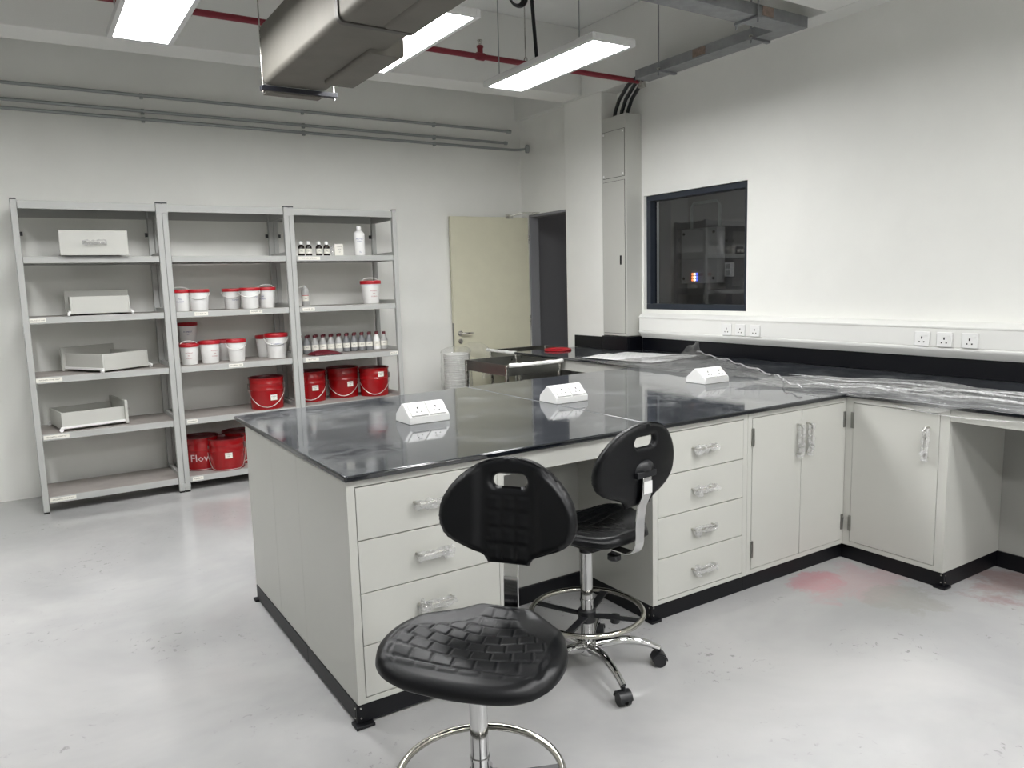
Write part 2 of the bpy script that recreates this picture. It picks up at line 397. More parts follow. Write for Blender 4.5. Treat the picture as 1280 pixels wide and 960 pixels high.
MB().box(5.1, 5.5, 3.7, 4.7, 2.95, 3.0).build('fill_lamp_body', 'fill_lamp', bl, world=True)
cl = thing('ceiling_light', 'added unseen lamp brightening the corridor beyond the doorway', 'light', (6.0, 6.46, 3.16))  # added out of view to lift the corridor
MB().box(5.7, 6.3, 6.3, 6.6, 3.15, 3.2).build('fill_lamp_body', 'fill_lamp', cl, world=True)
e2 = thing('switch_box', 'small double switch box right of the grey control box behind glass', 'switch', (6.05, 5.32, 1.56))
MB().box(6.0, 6.05, 5.275, 5.36, 1.55, 1.69).build('switch_body', 'white_pl', e2, world=True, bevel=.004)
for z in (1.565, 1.63): MB().box(5.994, 6.0, 5.29, 5.345, z, z+.045).build('switch_rocker', 'encl', e2, world=True)

# ---------------------------------------------------------------- ceiling services
def ceiling_light(x, y, label):
    t = thing('ceiling_light', label, 'light', (x, y, 2.9), 0, 'suspended panel lights')
    fr = MB()
    for s in (-1, 1):
        fr.box(s*.148-.013, s*.148+.013, -.6, .6, -.004, .03); fr.box(-.135, .135, s*.588-.013, s*.588+.013, -.004, .03)
    fr.box(-.16, .16, -.6, .6, .03, .038)
    fr.build('light_frame', 'fix', t, bevel=.002)
    MB().box(-.135, .135, -.575, .575, .002, .012).build('diffuser', 'diff', t)
    for s in (-1, 1): MB().cyl((-.13, s*.44, .038), (-.13, s*.44, .9), .004, 6).build('hanger_rod', 'cond', t)
    return t
ceiling_light(.69, 4.125, 'leftmost white panel light, cut by the top edge of the photo')
ceiling_light(1.965, 4.125, 'middle white panel light partly hidden behind the metal duct')
ceiling_light(3.015, 4.125, 'rightmost white panel light hanging near the column')
for x, n in ((.69, 'left'), (1.965, 'middle'), (3.015, 'right')):
    for y, q in ((.3, 'overhead just ahead of the camera'), (-3.0, 'behind the camera')):
        ceiling_light(x, y, '%s panel light of the row hung %s' % (n, q))

ceiling_light(-.62, 4.125, 'panel light left of the frame, near the left shelving unit')
du = thing('air_duct', 'large silver sheet metal air duct hanging at the top of the photo', 'duct', (1.43, 3.0, 2.65))
def ductsec(mb, x0, x1, y0, y1, z0, z1, r=.03):
    poly = []
    for cx, cz, a in ((x0+r, z0+r, PI), (x1-r, z0+r, 1.5*PI), (x1-r, z1-r, 0), (x0+r, z1-r, .5*PI)):
        for i in range(5): poly.append((cx+r*math.cos(a+i*PI/8), cz+r*math.sin(a+i*PI/8)))
    return mb.prism(poly, y0, y1, 'y')
ductsec(MB(), 1.235, 1.595, 3.21, 4.36, 2.655, 2.97).build('duct_section', 'duct', du, world=True, sharp=60)
ductsec(MB(), 1.235, 1.59, 1.6, 3.19, 2.65, 2.975).build('duct_section', 'duct', du, world=True, sharp=60)
ductsec(MB(), 1.228, 1.598, 3.185, 3.215, 2.643, 2.982).build('duct_flange', 'ducts', du, world=True)
ductsec(MB(), 1.50, 1.675, 3.50, 4.14, 2.632, 2.80, .02).build('lower_casing', 'duct', du, world=True, bevel=.003, sharp=60)
ductsec(MB(), 1.42, 1.585, 2.7, 3.17, 2.64, 2.80, .02).build('lower_casing', 'duct', du, world=True, bevel=.003, sharp=60)
MB().box(1.22, 1.65, 4.345, 4.385, 2.625, 2.65).build('support_bar', 'navy', du, world=True, bevel=.002)
for x in (1.235, 1.635): MB().cyl((x, 4.365, 2.61), (x, 4.365, 3.8), .004, 6).cyl((x, 4.365, 2.612), (x, 4.365, 2.622), .007, 6).build('hanger_rod', 'steel', du, world=True)
MB().box(1.25, 1.56, 4.36, 4.43, 2.615, 2.628).build('end_lip', 'duct', du, world=True)

def conduit(z, x1, label, bend=False, r=.013):
    t = thing('conduit', label, 'conduit', (0, 6.8, z), 0, 'grey conduits high on the back wall')
    pts = [(-4.99, 6.81, z), (x1, 6.81, z)]
    if bend: pts = [(-4.99, 6.81, z), (4.40, 6.81, z), (4.46, 6.80, z), (4.50, 6.775, z), (4.525, 6.735, z), (4.53, 6.70, z)]
    MB().tube(pts, r, 10).build('pipe', 'cond', t, world=True)
    for x in (-1.5, -.35, .97, 2.26, 3.55):
        MB().ring((0, 0, 0), r+.002, .0035, 14, 5).build('clamp', 'cond', t).matrix_local = Matrix.Translation((x, .01, 0)) @ Matrix.Rotation(PI/2, 4, 'Y')
        MB().box(x-.012, x+.012, 6.825, 6.849, z-.02, z+.02).build('saddle_plate', 'cond', t, world=True)
    return t
t = conduit(3.085, 4.40, 'topmost of the three grey conduits along the back wall')
MB().cyl((4.38, 6.81, 3.085), (4.42, 6.81, 3.085), .021, 12).build('end_fitting', 'cond', t, world=True)
t = conduit(2.967, 4.365, 'middle of the three grey conduits along the back wall')
MB().cyl((4.345, 6.81, 2.967), (4.372, 6.81, 2.967), .019, 12).build('end_fitting', 'cond', t, world=True)
t = conduit(2.905, 4.4, 'lowest grey conduit on the back wall, bending to a round flange', True)
MB().cyl((4.53, 6.70, 2.905), (4.558, 6.69, 2.905), .042, 16).build('round_flange', 'cond', t, world=True)

rp = thing('sprinkler_pipe', 'dark red sprinkler pipe crossing below the ceiling', 'pipe', (0, 4.9, 3.155))
MB().tube([(-5.0, 4.9, 3.155), (4.47, 4.9, 3.155)], .02, 12).build('pipe', 'red_pipe', rp, world=True)
for x in (.35, 2.94):
    sp = MB().cyl((x-.03, 4.9, 3.155), (x+.03, 4.9, 3.155), .027, 12).cyl((x, 4.9, 3.155), (x, 4.9, 3.215), .02, 12).cyl((x, 4.9, 3.215), (x, 4.9, 3.228), .024, 12).build('tee_fitting', 'red_pipe', rp, world=True)
    MB().cyl((x, 4.9, 3.228), (x, 4.9, 3.245), .009, 8).tube([(x-.014, 4.9, 3.245), (x, 4.9, 3.262), (x+.014, 4.9, 3.245)], .003, 5).cyl((x, 4.9, 3.262), (x, 4.9, 3.266), .02, 12).build('sprinkler_head', 'steel', rp, world=True)
MB().cyl((4.44, 4.9, 3.155), (4.5, 4.9, 3.155), .026, 12).box(4.46, 4.5, 4.87, 4.93, 3.11, 3.22).build('end_bracket', 'steel', rp, world=True)
for x in (-.6, 1.0, 3.33):
    MB().tube([(x, 4.875, 3.155), (x, 4.88, 3.185), (x, 4.9, 3.205), (x, 4.92, 3.185), (x, 4.925, 3.155), (x, 4.9, 3.13), (x, 4.875, 3.155)], .005, 6).cyl((x, 4.9, 3.2), (x, 4.9, 3.8), .005, 6).build('pipe_hanger', 'steel', rp, world=True)
tag(MB().tube([(3.43, 4.95, 3.8), (3.435, 4.95, 3.6), (3.46, 4.95, 3.3), (3.475, 4.95, 3.14), (3.475, 4.96, 3.05)], .014, 8).build('black_cable', 'black'), 'black cable hanging down behind the rightmost panel light', 'cable')
co = thing('cable_coil', 'round black cable coil at the top edge beside the hanging rod', 'cable coil', (2.86, 4.3, 3.36))
for k in range(4):
    MB().ring((0, 0, 0), .05+.006*k, .008, 28, 6).build('cable_loop', 'black', co).matrix_local = Matrix.Rotation(PI/2, 4, 'X') @ Matrix.Translation((0, 0, .008*k))
MB().cyl((2.86, 4.3, 3.41), (2.86, 4.3, 3.8), .004, 6).build('hook', 'black', co, world=True)

tr = thing('cable_tray', 'galvanised cable tray turning a corner at the top right', 'cable tray', (4.4, 3.4, 3.13))
def tray(pts):
    mb = MB()
    for b in pts: mb.box(*b)
    return mb
tray([(4.31, 4.46, 3.46, 4.79, 3.13, 3.134)] + [(4.31, 4.314, 3.46, 4.79, 3.134, 3.2), (4.456, 4.46, 3.31, 4.79, 3.134, 3.2)]).build('tray_run', 'galv', tr, world=True)
tray([(2.2, 4.46, 3.31, 3.46, 3.13, 3.134)] + [(2.2, 4.46, 3.31, 3.314, 3.134, 3.2), (2.2, 4.31, 3.456, 3.46, 3.134, 3.2)]).build('tray_run', 'galv', tr, world=True)
for y in (4.5, 3.62):
    MB().box(4.275, 4.465, y-.015, y+.015, 3.115, 3.13).build('strut_bar', 'galv', tr, world=True)
    MB().cyl((4.285, y, 3.09), (4.285, y, 3.8), .006, 8).build('hanger_rod', 'galv', tr, world=True)
    MB().cyl((4.285, y, 3.13), (4.285, y, 3.145), .014, 6).build('nut', 'steel', tr, world=True)
MB().box(3.955, 3.985, 3.285, 3.475, 3.115, 3.13).build('strut_bar', 'galv', tr, world=True)
for y in (3.30, 3.47): MB().cyl((3.97, y, 3.09), (3.97, y, 3.8), .006, 8).build('hanger_rod', 'galv', tr, world=True)
MB().box(4.306, 4.31, 4.05, 4.17, 3.14, 3.195).build('splice_plate', 'rust', tr, world=True)
MB().box(4.02, 4.12, 3.306, 3.31, 3.14, 3.195).build('splice_plate', 'rust', tr, world=True)
for i, (dx, dy) in enumerate(((0, 0), (.036, -.03), (.072, -.055))):
    y0 = 5.31+dy*1.5
    tag(MB().tube([(4.535+dx, y0, 2.96), (4.535+dx, y0-.01, 3.0), (4.51+dx, y0-.09, 3.08), (4.44+dx, y0-.28, 3.15), (4.38+dx, 4.86, 3.165), (4.36+dx, 4.65, 3.152), (4.36+dx, 3.7, 3.152), (4.34+dx, 3.5, 3.152)], .016, 8).build('power_cable', 'black'),
        ('left black cable', 'middle black cable', 'right black cable')[i]+' of the three curving from riser cabinet to tray', 'cable', 'cables above the riser cabinet')

# ---------------------------------------------------------------- riser cabinet, trunking, upstands
rc = thing('riser_cabinet', 'tall grey metal riser cabinet standing against the column', 'cabinet', (4.59, 5.29, 1.05))
MB().box(4.50, 4.678, 5.125, 5.45, 1.05, 2.958).build('cabinet_body', 'cab', rc, world=True, bevel=.003)
MB().box(4.4985, 4.50, 5.1415, 5.4335, 2.4365, 2.8385).box(4.4985, 4.50, 5.1415, 5.4335, 1.0715, 2.4085).build('panel_gap_shade', 'gap_shade', rc, world=True)  # dark backing plates painting shade around the panels
MB().box(4.495, 4.4984, 5.145, 5.43, 2.44, 2.835).build('upper_panel', 'cab', rc, world=True, bevel=.001)
for y in (5.16, 5.415):
    for z in (2.46, 2.815): MB().cyl((4.495, y, z), (4.491, y, z), .009, 10).build('screw', 'white_pl', rc, world=True)
dr_ = MB().box(4.494, 4.4984, 5.145, 5.43, 1.075, 2.405).build('cabinet_door', 'cab', rc, world=True, bevel=.001)
MB().box(4.489, 4.494, 5.185, 5.203, 1.68, 1.76).build('latch', 'rubber', dr_, world=True, bevel=.001)
tk = thing('trunking', 'white plastic dado trunking along the right wall', 'trunking', (4.64, 2.3, 1.03))
MB().prism([(4.678, 1.03), (4.64, 1.035), (4.605, 1.075), (4.60, 1.085), (4.60, 1.095), (4.606, 1.10), (4.606, 1.208), (4.60, 1.213), (4.60, 1.222), (4.63, 1.246), (4.678, 1.25)], -.6, 5.085, 'y').build('trunking_body', 'trunk', tk, world=True, bevel=.002)
MB().box(4.602, 4.606, -.6, 5.07, 1.102, 1.206).build('trunking_cover', 'trunk', tk, world=True)
def socket(y, label):
    t = thing('wall_socket', label, 'socket', (4.602, y, 1.145), 0, 'sockets on the white trunking')
    MB().box(-.012, 0, -.046, .046, -.044, .044).build('faceplate', 'white_pl', t, bevel=.004)
    h = MB()
    h.box(-.0128, -.0118, -.004, .004, .0, .014); h.box(-.0128, -.0118, -.018, -.010, -.022, -.014); h.box(-.0128, -.0118, .010, .018, -.022, -.014)
    h.build('pin_holes', 'rubber', t)
    MB().box(-.016, -.012, -.034, -.016, .018, .03).build('switch', 'white_pl', t, bevel=.001)
for y, n in ((4.077, 'left'), (3.944, 'middle'), (3.808, 'right')): socket(y, '%s white socket of the three on the trunking under the window' % n)
for y, n in ((2.549, 'left'), (2.415, 'middle'), (2.27, 'right')): socket(y, '%s white socket of the three on the trunking near the photo\'s right edge' % n)
ZT, ZB = .92, .898
us = thing('upstand', 'black upstand at the back of the wall bench', 'upstand', (4.6, 3, ZT))
MB().box(4.655, 4.678, -.6, 5.10, ZT, 1.04).build('upstand_strip', 'bs', us, world=True, bevel=.003)
MB().box(4.50, 4.655, 5.10, 5.125, ZT, 1.045).build('upstand_strip', 'bs', us, world=True, bevel=.002)
MB().box(4.478, 4.50, 5.10, 5.447, ZT, 1.045).build('upstand_strip', 'bs', us, world=True, bevel=.002)
MB().box(4.478, 4.50, 5.452, 5.86, ZT, 1.035).build('upstand_strip', 'bs', us, world=True, bevel=.002)

# ---------------------------------------------------------------- worktops
def slab(name, poly, label, z0=ZB, z1=ZT):
    o = MB().prism(poly, z0, z1, 'z').build(name, 'worktop', bevel=.006, seg=3); tag(o, label, 'worktop'); return o
slab('worktop', [(.862, 2.405), (2.277, 2.405), (2.277, 4.08), (.862, 3.962)], 'left half of the black island worktop, at its free end')
slab('worktop', [(2.281, 2.405), (3.65, 2.405), (3.775, 2.405), (3.775, 4.15), (2.281, 4.08)], 'right half of the black island worktop, joining the wall bench')
slab('worktop', [(3.779, -.6), (4.655, -.6), (4.655, 5.098), (4.477, 5.098), (4.477, 5.86), (3.779, 5.86)], 'long black worktop running along the right wall')
tag(MB().box(3.652, 3.777, -.6, 2.401, ZB, ZT).build('worktop_edging', 'worktop', bevel=.005), 'black front edging of the wall bench worktop', 'worktop')
tag(MB().box(2.2775, 2.2805, 2.41, 4.07, ZT-.004, ZT+.0006).build('worktop_seam', 'seam'), 'pale sealant seam across the island worktop', 'seam')

# ---------------------------------------------------------------- cabinets
def crumple(mb, path, r, n=9, amp=.35, seed=1):
    rnd = random.Random(seed); pts = [Vector(p) for p in path]
    rings = []
    for i, p in enumerate(pts):
        t = (pts[min(i+1, len(pts)-1)]-pts[max(i-1, 0)]).normalized(); a = t.orthogonal().normalized(); b = t.cross(a)
        rings.append([mb.bm.verts.new(p+(a*math.cos(2*PI*j/n)+b*math.sin(2*PI*j/n))*r*(1+rnd.uniform(-amp, amp))) for j in range(n)])
    for A, B in zip(rings, rings[1:]):
        for j in range(n): mb._f([A[j], A[(j+1) % n], B[(j+1) % n], B[j]])
    mb._f(rings[0][::-1]); mb._f(rings[-1]); return mb
def handle(parent, c, axis, out, seed, L=.128):
    """D handle centred at c (world) running along axis, standing off along out, with its plastic wrap."""
    c, ax, ou = Vector(c), Vector(axis), Vector(out); h = L/2; s = .032
    pts = [c-ax*h, c-ax*h+ou*(s-.008), c-ax*(h-.008)+ou*s, c+ax*(h-.008)+ou*s, c+ax*h+ou*(s-.008), c+ax*h]
    MB().tube(pts, .0055, 8).build('handle', 'steel', parent, world=True)
    rnd = random.Random(seed); N = 11
    w = MB()
    p = [c+ax*(-h-.006+(L+.012)*i/N)+ou*(s-.004+rnd.uniform(-.003, .003))+Vector((0, 0, -1))*.006 for i in range(N+1)]
    crumple(w, p, .016, 9, .42, seed)
    q = c+ax*(h*rnd.choice((-1, 1)))*.8+ou*s+Vector((0, 0, rnd.choice((-.012, .012))))
    crumple(w, [q+Vector((rnd.uniform(-.006, .006), 0, -.016)), q, q+Vector((rnd.uniform(-.01, .01), 0, .016)), q+Vector((rnd.uniform(-.015, .015), 0, .026))], .014, 7, .5, seed+9)
    w.build('plastic_wrap', 'wrap', parent, world=True)
CB = .085
def plinth(parent, boxes):
    m = MB()
    for b in boxes: m.box(*b)
    return m.build('plinth', 'plinth', parent, world=True, bevel=.002)
def screw_plate(parent, x, y, dirs):
    m = MB()
    for k, (ax, sgn, base) in enumerate(dirs):
        for o_ in (.012,):
            for z in (.03, .066):
                if ax == 'y': m.cyl((x+o_*sgn, base, z), (x+o_*sgn, base-.003, z), .0035, 8)
                else: m.cyl((base, y+o_*sgn, z), (base-.003, y+o_*sgn, z), .0035, 8)
    m.build('plinth_screws', 'steel', parent, world=True)
def drawer_unit(x0, x1, label, seed):
    t = thing('drawer_cabinet', label, 'cabinet', ((x0+x1)/2, 2.7, 0), 0, 'drawer cabinets under the island')
    f = .03; y = 2.43
    b = MB().box(x0, x1, y+.02, 2.989, CB, ZB)
    b.box(x0, x0+f, y, y+.02, CB, ZB).box(x1-f, x1, y, y+.02, CB, ZB).box(x0+f, x1-f, y, y+.02, CB, CB+.02).box(x0+f, x1-f, y, y+.02, .872, ZB)
    b.mi = 1; b.box(x0+f, x1-f, y+.0185, y+.0199, CB+.02, .872)  # dark plate painting shade between the drawer fronts
    b.build('cabinet_body', ['cab', 'gap_shade'], t, world=True, bevel=.001)
    z = CB+.022; hgt = (.870-z)/4
    for i in range(4):
        a, c = z+i*hgt+.0018, z+(i+1)*hgt-.0018
        dw = MB().box(x0+f+.002, x1-f-.002, y-.001, y+.018, a, c).build('drawer', 'cab', t, world=True, bevel=.0012)
        handle(dw, ((x0+x1)/2-(0 if seed < 50 else .0), y-.001, a+hgt*.52), (1, 0, 0), (0, -1, 0), seed+i, .13)
    return t
u1 = drawer_unit(.875, 1.505, 'grey four drawer cabinet at the free end of the island', 3)
plinth(u1, [(.872, 1.505, 2.44, 2.455, .012, CB), (.872, .887, 2.455, 2.985, .012, CB), (.86, .93, 2.415, 2.47, 0, .012)])
screw_plate(u1, .875, 2.44, [('y', 1, 2.44), ('x', 1, .872)])
u2 = drawer_unit(2.275, 2.893, 'grey four drawer cabinet right of the island knee space', 60)
plinth(u2, [(2.285, 2.893, 2.45, 2.465, .0, CB), (2.285, 2.30, 2.465, 2.985, .0, CB), (2.27, 2.33, 2.43, 2.48, 0, .012)])
screw_plate(u2, 2.285, 2.45, [('y', 1, 2.45), ('x', 1, 2.285)])
# rear units of the island
rb = thing('rear_cabinet', 'grey end cabinet at the back of the island, facing the shelves', 'cabinet', (1.2, 3.4, 0))
MB().box(.875, 2.27, 2.99, 3.36, CB, ZB).build('cabinet_body', 'cab', rb, world=True, bevel=.002)
MB().box(.875, 2.27, 3.361, 3.80, CB, ZB).build('cabinet_body', 'cab', rb, world=True, bevel=.002)
for i in range(3):
    x = .90+i*.455; dd = MB().box(x, x+.445, 3.80, 3.818, CB+.02, .88).build('door', 'cab', rb, world=True, bevel=.002)
    MB().tube([(x+.40, 3.818, .66), (x+.40, 3.846, .665), (x+.40, 3.846, .775), (x+.40, 3.818, .78)], .005, 8).build('handle', 'steel', dd, world=True)
plinth(rb, [(.872, .887, 2.985, 3.79, .012, CB), (.887, 2.27, 3.775, 3.79, .012, CB), (.858, .90, 3.77, 3.815, 0, .012)])
rb2 = thing('rear_cabinet', 'grey rear cabinet at the back of the island, towards the wall bench', 'cabinet', (3.0, 3.5, 0))
MB().box(2.275, 3.70, 2.99, 3.80, CB, ZB).build('cabinet_body', 'cab', rb2, world=True, bevel=.002)
for i in range(3):
    x = 2.30+i*.46; MB().box(x, x+.45, 3.80, 3.818, CB+.02, .88).build('door', 'cab', rb2, world=True, bevel=.002)
plinth(rb2, [(2.275, 3.70, 3.775, 3.79, 0, CB)])
# knee space
kp = thing('knee_space_panel', 'grey apron and back panel of the island knee space', 'panel', (1.9, 2.7, 0))
MB().box(1.506, 2.274, 2.432, 2.452, .815, ZB).build('apron', 'cab', kp, world=True, bevel=.001)
MB().box(1.506, 2.274, 2.968, 2.985, CB, ZB).build('back_panel', 'cab_shaded', kp, world=True)
plinth(kp, [(1.506, 2.285, 2.955, 2.968, 0, CB)])
def doors(t, dirn, items):
    for (a, b, hpos, hinge_side, seed) in items:
        if dirn == 'x':
            dd = MB().box(a, b, 2.428, 2.448, .112, .868).build('door', 'cab', t, world=True, bevel=.0012)
            handle(dd, (hpos, 2.428, .722), (0, 0, 1), (0, -1, 0), seed, .15)
            for z in (.17, .735):
                MB().box(hinge_side-.008, hinge_side+.008, 2.421, 2.4285, z, z+.085).build('hinge', 'steel_dk', dd, world=True, bevel=.002)
        else:
            dd = MB().box(3.668, 3.688, a, b, .112, .868).build('door', 'cab', t, world=True, bevel=.0012)
            handle(dd, (3.668, hpos, .722), (0, 0, 1), (-1, 0, 0), seed, .15)
            for z in (.17, .735):
                MB().box(3.661, 3.6685, hinge_side-.008, hinge_side+.008, z, z+.085).build('hinge', 'steel_dk', dd, world=True, bevel=.002)
c2 = thing('door_cabinet', 'grey double door cabinet in the corner of island and wall bench', 'cabinet', (3.28, 2.7, 0))
MB().box(2.895, 3.70, 2.45, 2.985, CB, ZB).box(2.895, 2.925, 2.43, 2.45, CB, ZB).box(3.655, 3.70, 2.43, 2.45, CB, ZB).box(2.925, 3.655, 2.43, 2.45, CB, CB+.024).box(2.925, 3.655, 2.43, 2.45, .871, ZB).build('cabinet_body', 'cab', c2, world=True, bevel=.001)
doors(c2, 'x', [(2.927, 3.298, 3.262, 2.927, 101), (3.302, 3.653, 3.338, 3.655, 102)])
plinth(c2, [(2.893, 3.72, 2.45, 2.465, 0, CB)])
c3 = thing('door_cabinet', 'grey single door cabinet under the wall bench beside the pink stain', 'cabinet', (4.1, 2.15, 0))
MB().box(3.69, 4.62, 1.885, 2.425, CB, ZB).box(3.67, 3.69, 1.885, 1.93, CB, ZB).box(3.67, 3.69, 2.385, 2.428, CB, ZB).box(3.67, 3.69, 1.93, 2.385, CB, CB+.024).box(3.67, 3.69, 1.93, 2.385, .871, ZB).build('cabinet_body', 'cab', c3, world=True, bevel=.001)
doors(c3, 'y', [(1.932, 2.383, 1.982, 2.386, 103)])
plinth(c3, [(3.69, 3.705, 1.888, 2.45, 0, CB), (3.705, 4.22, 1.888, 1.90, 0, CB), (3.672, 3.735, 1.872, 1.93, 0, .012)])
screw_plate(c3, 3.69, 1.888, [('y', 1, 1.888), ('x', 1, 3.69)])
k2 = thing('knee_space_panel', 'grey apron and back panel right of the single door cabinet', 'panel', (4.0, 1, 0))
MB().box(3.672, 3.692, -.55, 1.884, .84, ZB).build('apron', 'cab', k2, world=True, bevel=.001)
MB().box(4.21, 4.23, -.55, 1.884, CB, ZB).box(3.69, 4.21, -.55, -.53, CB, ZB).build('back_panel', 'cab_shaded', k2, world=True)
plinth(k2, [(4.20, 4.215, -.55, 1.888, 0, CB)])
k3 = thing('knee_space_panel', 'grey apron and dark knee space of the far bench by the door', 'panel', (4.0, 5, 0))
MB().box(3.81, 3.83, 3.825, 5.84, .81, ZB).build('apron', 'cab', k3, world=True, bevel=.001)
MB().box(3.83, 4.47, 5.82, 5.84, CB, ZB).box(4.40, 4.42, 3.825, 5.82, CB, ZB).build('back_panel', 'cab_shaded', k3, world=True)
plinth(k3, [(4.39, 4.405, 3.825, 5.82, 0, CB)])

# ---------------------------------------------------------------- desk sockets, paper, film, lid
def pod(x, y, label, rz=0.):
    t = thing('desk_socket', label, 'socket', (x, y, ZT), rz, 'twin socket pods on the island')
    W_ = .205
    MB().prism([(0, 0), (0, .03), (.068, .088), (.086, .088), (.15, .036), (.158, .0)], 0, W_, 'x').build('pod_body', 'white_pl', t, bevel=.003)
    d = Vector((0, .068, .058)).normalized(); n = Vector((0, -d.z, d.y)); o = Vector((0, .002, .0315))
    for k in range(2):
        x0 = .014+k*.092; f_ = MB(); L_ = .083
        P = [o+d*.004+Vector((x0, 0, 0)), o+d*.004+Vector((x0+.084, 0, 0)), o+d*(L_)+Vector((x0+.084, 0, 0)), o+d*(L_)+Vector((x0, 0, 0))]
        f_.hexa([tuple(p+n*.0005) for p in P]+[tuple(p+n*.009) for p in P])
        fp = f_.build('faceplate', 'white_pl', t, bevel=.002)
        h = MB()
        for (a, b, w, l) in ((.042, .048, .007, .012), (.030, .024, .007, .007), (.054, .024, .007, .007)):
            c = o+d*b+Vector((x0+a, 0, 0))+n*.0092
            q = [c+Vector((sx*w/2, 0, 0))+d*(sy*l/2) for sx, sy in ((-1, -1), (1, -1), (1, 1), (-1, 1))]
            h._f([h.bm.verts.new(p) for p in q])
        h.build('pin_holes', 'ink', fp)
        c = o+d*.062+Vector((x0+.058, 0, 0))+n*.011; g = MB()
        q = [c+Vector((sx*.008, 0, 0))+d*(sy*.005) for sx, sy in ((-1, -1), (1, -1), (1, 1), (-1, 1))]
        g.hexa([tuple(p-n*.003) for p in q]+[tuple(p+n*.001) for p in q]); g.build('switch', 'white_pl', fp)
pod(1.443, 3.125, 'white twin socket pod nearest the free end of the island')
pod(2.285, 3.15, 'white twin socket pod in the middle of the island, on the seam')
pod(3.372, 3.152, 'white twin socket pod nearest the wall bench, beside the clear film')
def sheet(name, mt, pts, z, label, cat, amp=.002, seed=1, n=18):
    rnd = random.Random(seed); P = [Vector((*p, 0)) for p in pts]; ph = [rnd.uniform(0, 6) for _ in range(4)]
    def fn(u, v):
        p = (P[0]*(1-u)+P[1]*u)*(1-v)+(P[3]*(1-u)+P[2]*u)*v
        return (p.x, p.y, z+amp*(1+math.sin(u*9+ph[0])*math.sin(v*7+ph[1])*.6+.4*math.sin(u*23+v*11+ph[2])))
    o = MB().grid(n, n, fn).build(name, mt, solid=.0006); return tag(o, label, cat)
sheet('paper_sheet', 'paper', [(3.87, 4.88), (4.13, 4.22), (4.62, 4.38), (4.42, 5.06)], ZT+.001, 'white printed sheet under the film, nearest the upstand', 'paper', seed=2)
sheet('paper_sheet', 'paper', [(3.84, 4.93), (3.93, 4.20), (4.32, 4.27), (4.20, 5.04)], ZT+.006, 'white printed sheet at the front edge of the far bench', 'paper', seed=3)
lid0 = thing('pail_lid', 'red round plastic lid lying on the far bench', 'lid', (4.13, 5.66, ZT))
MB().lathe([(.118, 0), (.122, .004), (.122, .016), (.112, .018), (.108, .011), (.0, .011)], 32, cap=False).build('lid_disc', 'red_lid', lid0)
MB().lathe([(.121, .001), (.126, .004), (.126, .009), (.121, .012)], 32, cap=False).build('lid_rim', 'red_lid', lid0)

def film_noise(p, rnd_ph):
    x, y = p
    return (math.sin(x*17+rnd_ph[0]+2*math.sin(y*6))*.5+math.sin(y*31+rnd_ph[1]+1.5*math.sin(x*9))*.3+math.sin((x+y)*53+rnd_ph[2])*.2)
def film1():
    ph = [.3, 1.7, 2.9]
    A, B, C_, D_ = Vector((3.62, 4.55, 0)), Vector((4.63, 4.44, 0)), Vector((3.83, 3.02, 0)), Vector((3.62, 3.30, 0))
    def fn(u, v):
        p = (A*(1-u)+B*u)*(1-v)+(D_*(1-u)+C_*u)*v
        z = ZT+.010+.004*(1+film_noise((p.x, p.y), ph))
        e = max(0, u-.86)/.14
        z += .016*e*(1+math.sin(v*19)*.4)                              # rolled loose edge
        c = math.exp(-((p.x-4.585)**2+(p.y-4.41)**2)/.005); z += .085*c*(1+.3*math.sin(v*60+u*30))
        return (p.x+.006*math.sin(v*41), p.y, z)
    return tag(MB().grid(60, 70, fn).build('clear_film', 'film', sharp=180), 'crumpled clear plastic film over the papers and island corner', 'plastic film')
F1 = film1()
MB().tube([(4.61-.78*t+.01*math.sin(t*17), 4.40-1.36*t+.012*math.sin(t*9), ZT+.034+.006*math.sin(t*31)) for t in [i/40 for i in range(41)]], .0045, 6).build('fold', 'fold', F1)
MB().tube([(3.83-.33*t, 3.02-.42*t-.02*math.sin(t*8), ZT+.030+.006*math.sin(t*23)) for t in [i/16 for i in range(17)]], .0045, 6).build('fold', 'fold', F1)
def film2():
    ph = [1.1, .4, 2.2]
    def fn(u, v):
        y = 3.02-3.5*v
        taper = min(1, v/.22)
        xf = 3.46+.18*min(1, v/.16)
        xb = 3.84+.36*taper**.8+.05*math.sin(v*13)
        x = xf+(xb-xf)*u
        z = ZT+.008+.008*(1+film_noise((x*1.4, y*.55), ph))+.012*math.exp(-((u-.95)/.05)**2)
        if u < .22 and v > .16:                                      # hangs over the front edge
            k = (.22-u)/.22; drop = .008+.016*abs(math.sin(v*7+.6))+.045*math.exp(-((v-.30)/.035)**2)
            x = 3.652-.012-.006*math.sin(v*47)*k; z = ZT+.012-(drop)*k
        c = math.exp(-((v-.27)/.06)**2)*math.exp(-((u-.4)/.25)**2); z += .022*c*(1+math.sin(u*30+v*90)*.6)
        return (x, y, z)
    return tag(MB().grid(30, 160, fn).build('clear_film', 'film_strip', sharp=180), 'long strip of crumpled clear film along the wall bench front edge', 'plastic film')
F2 = film2()
rnf = random.Random(4)
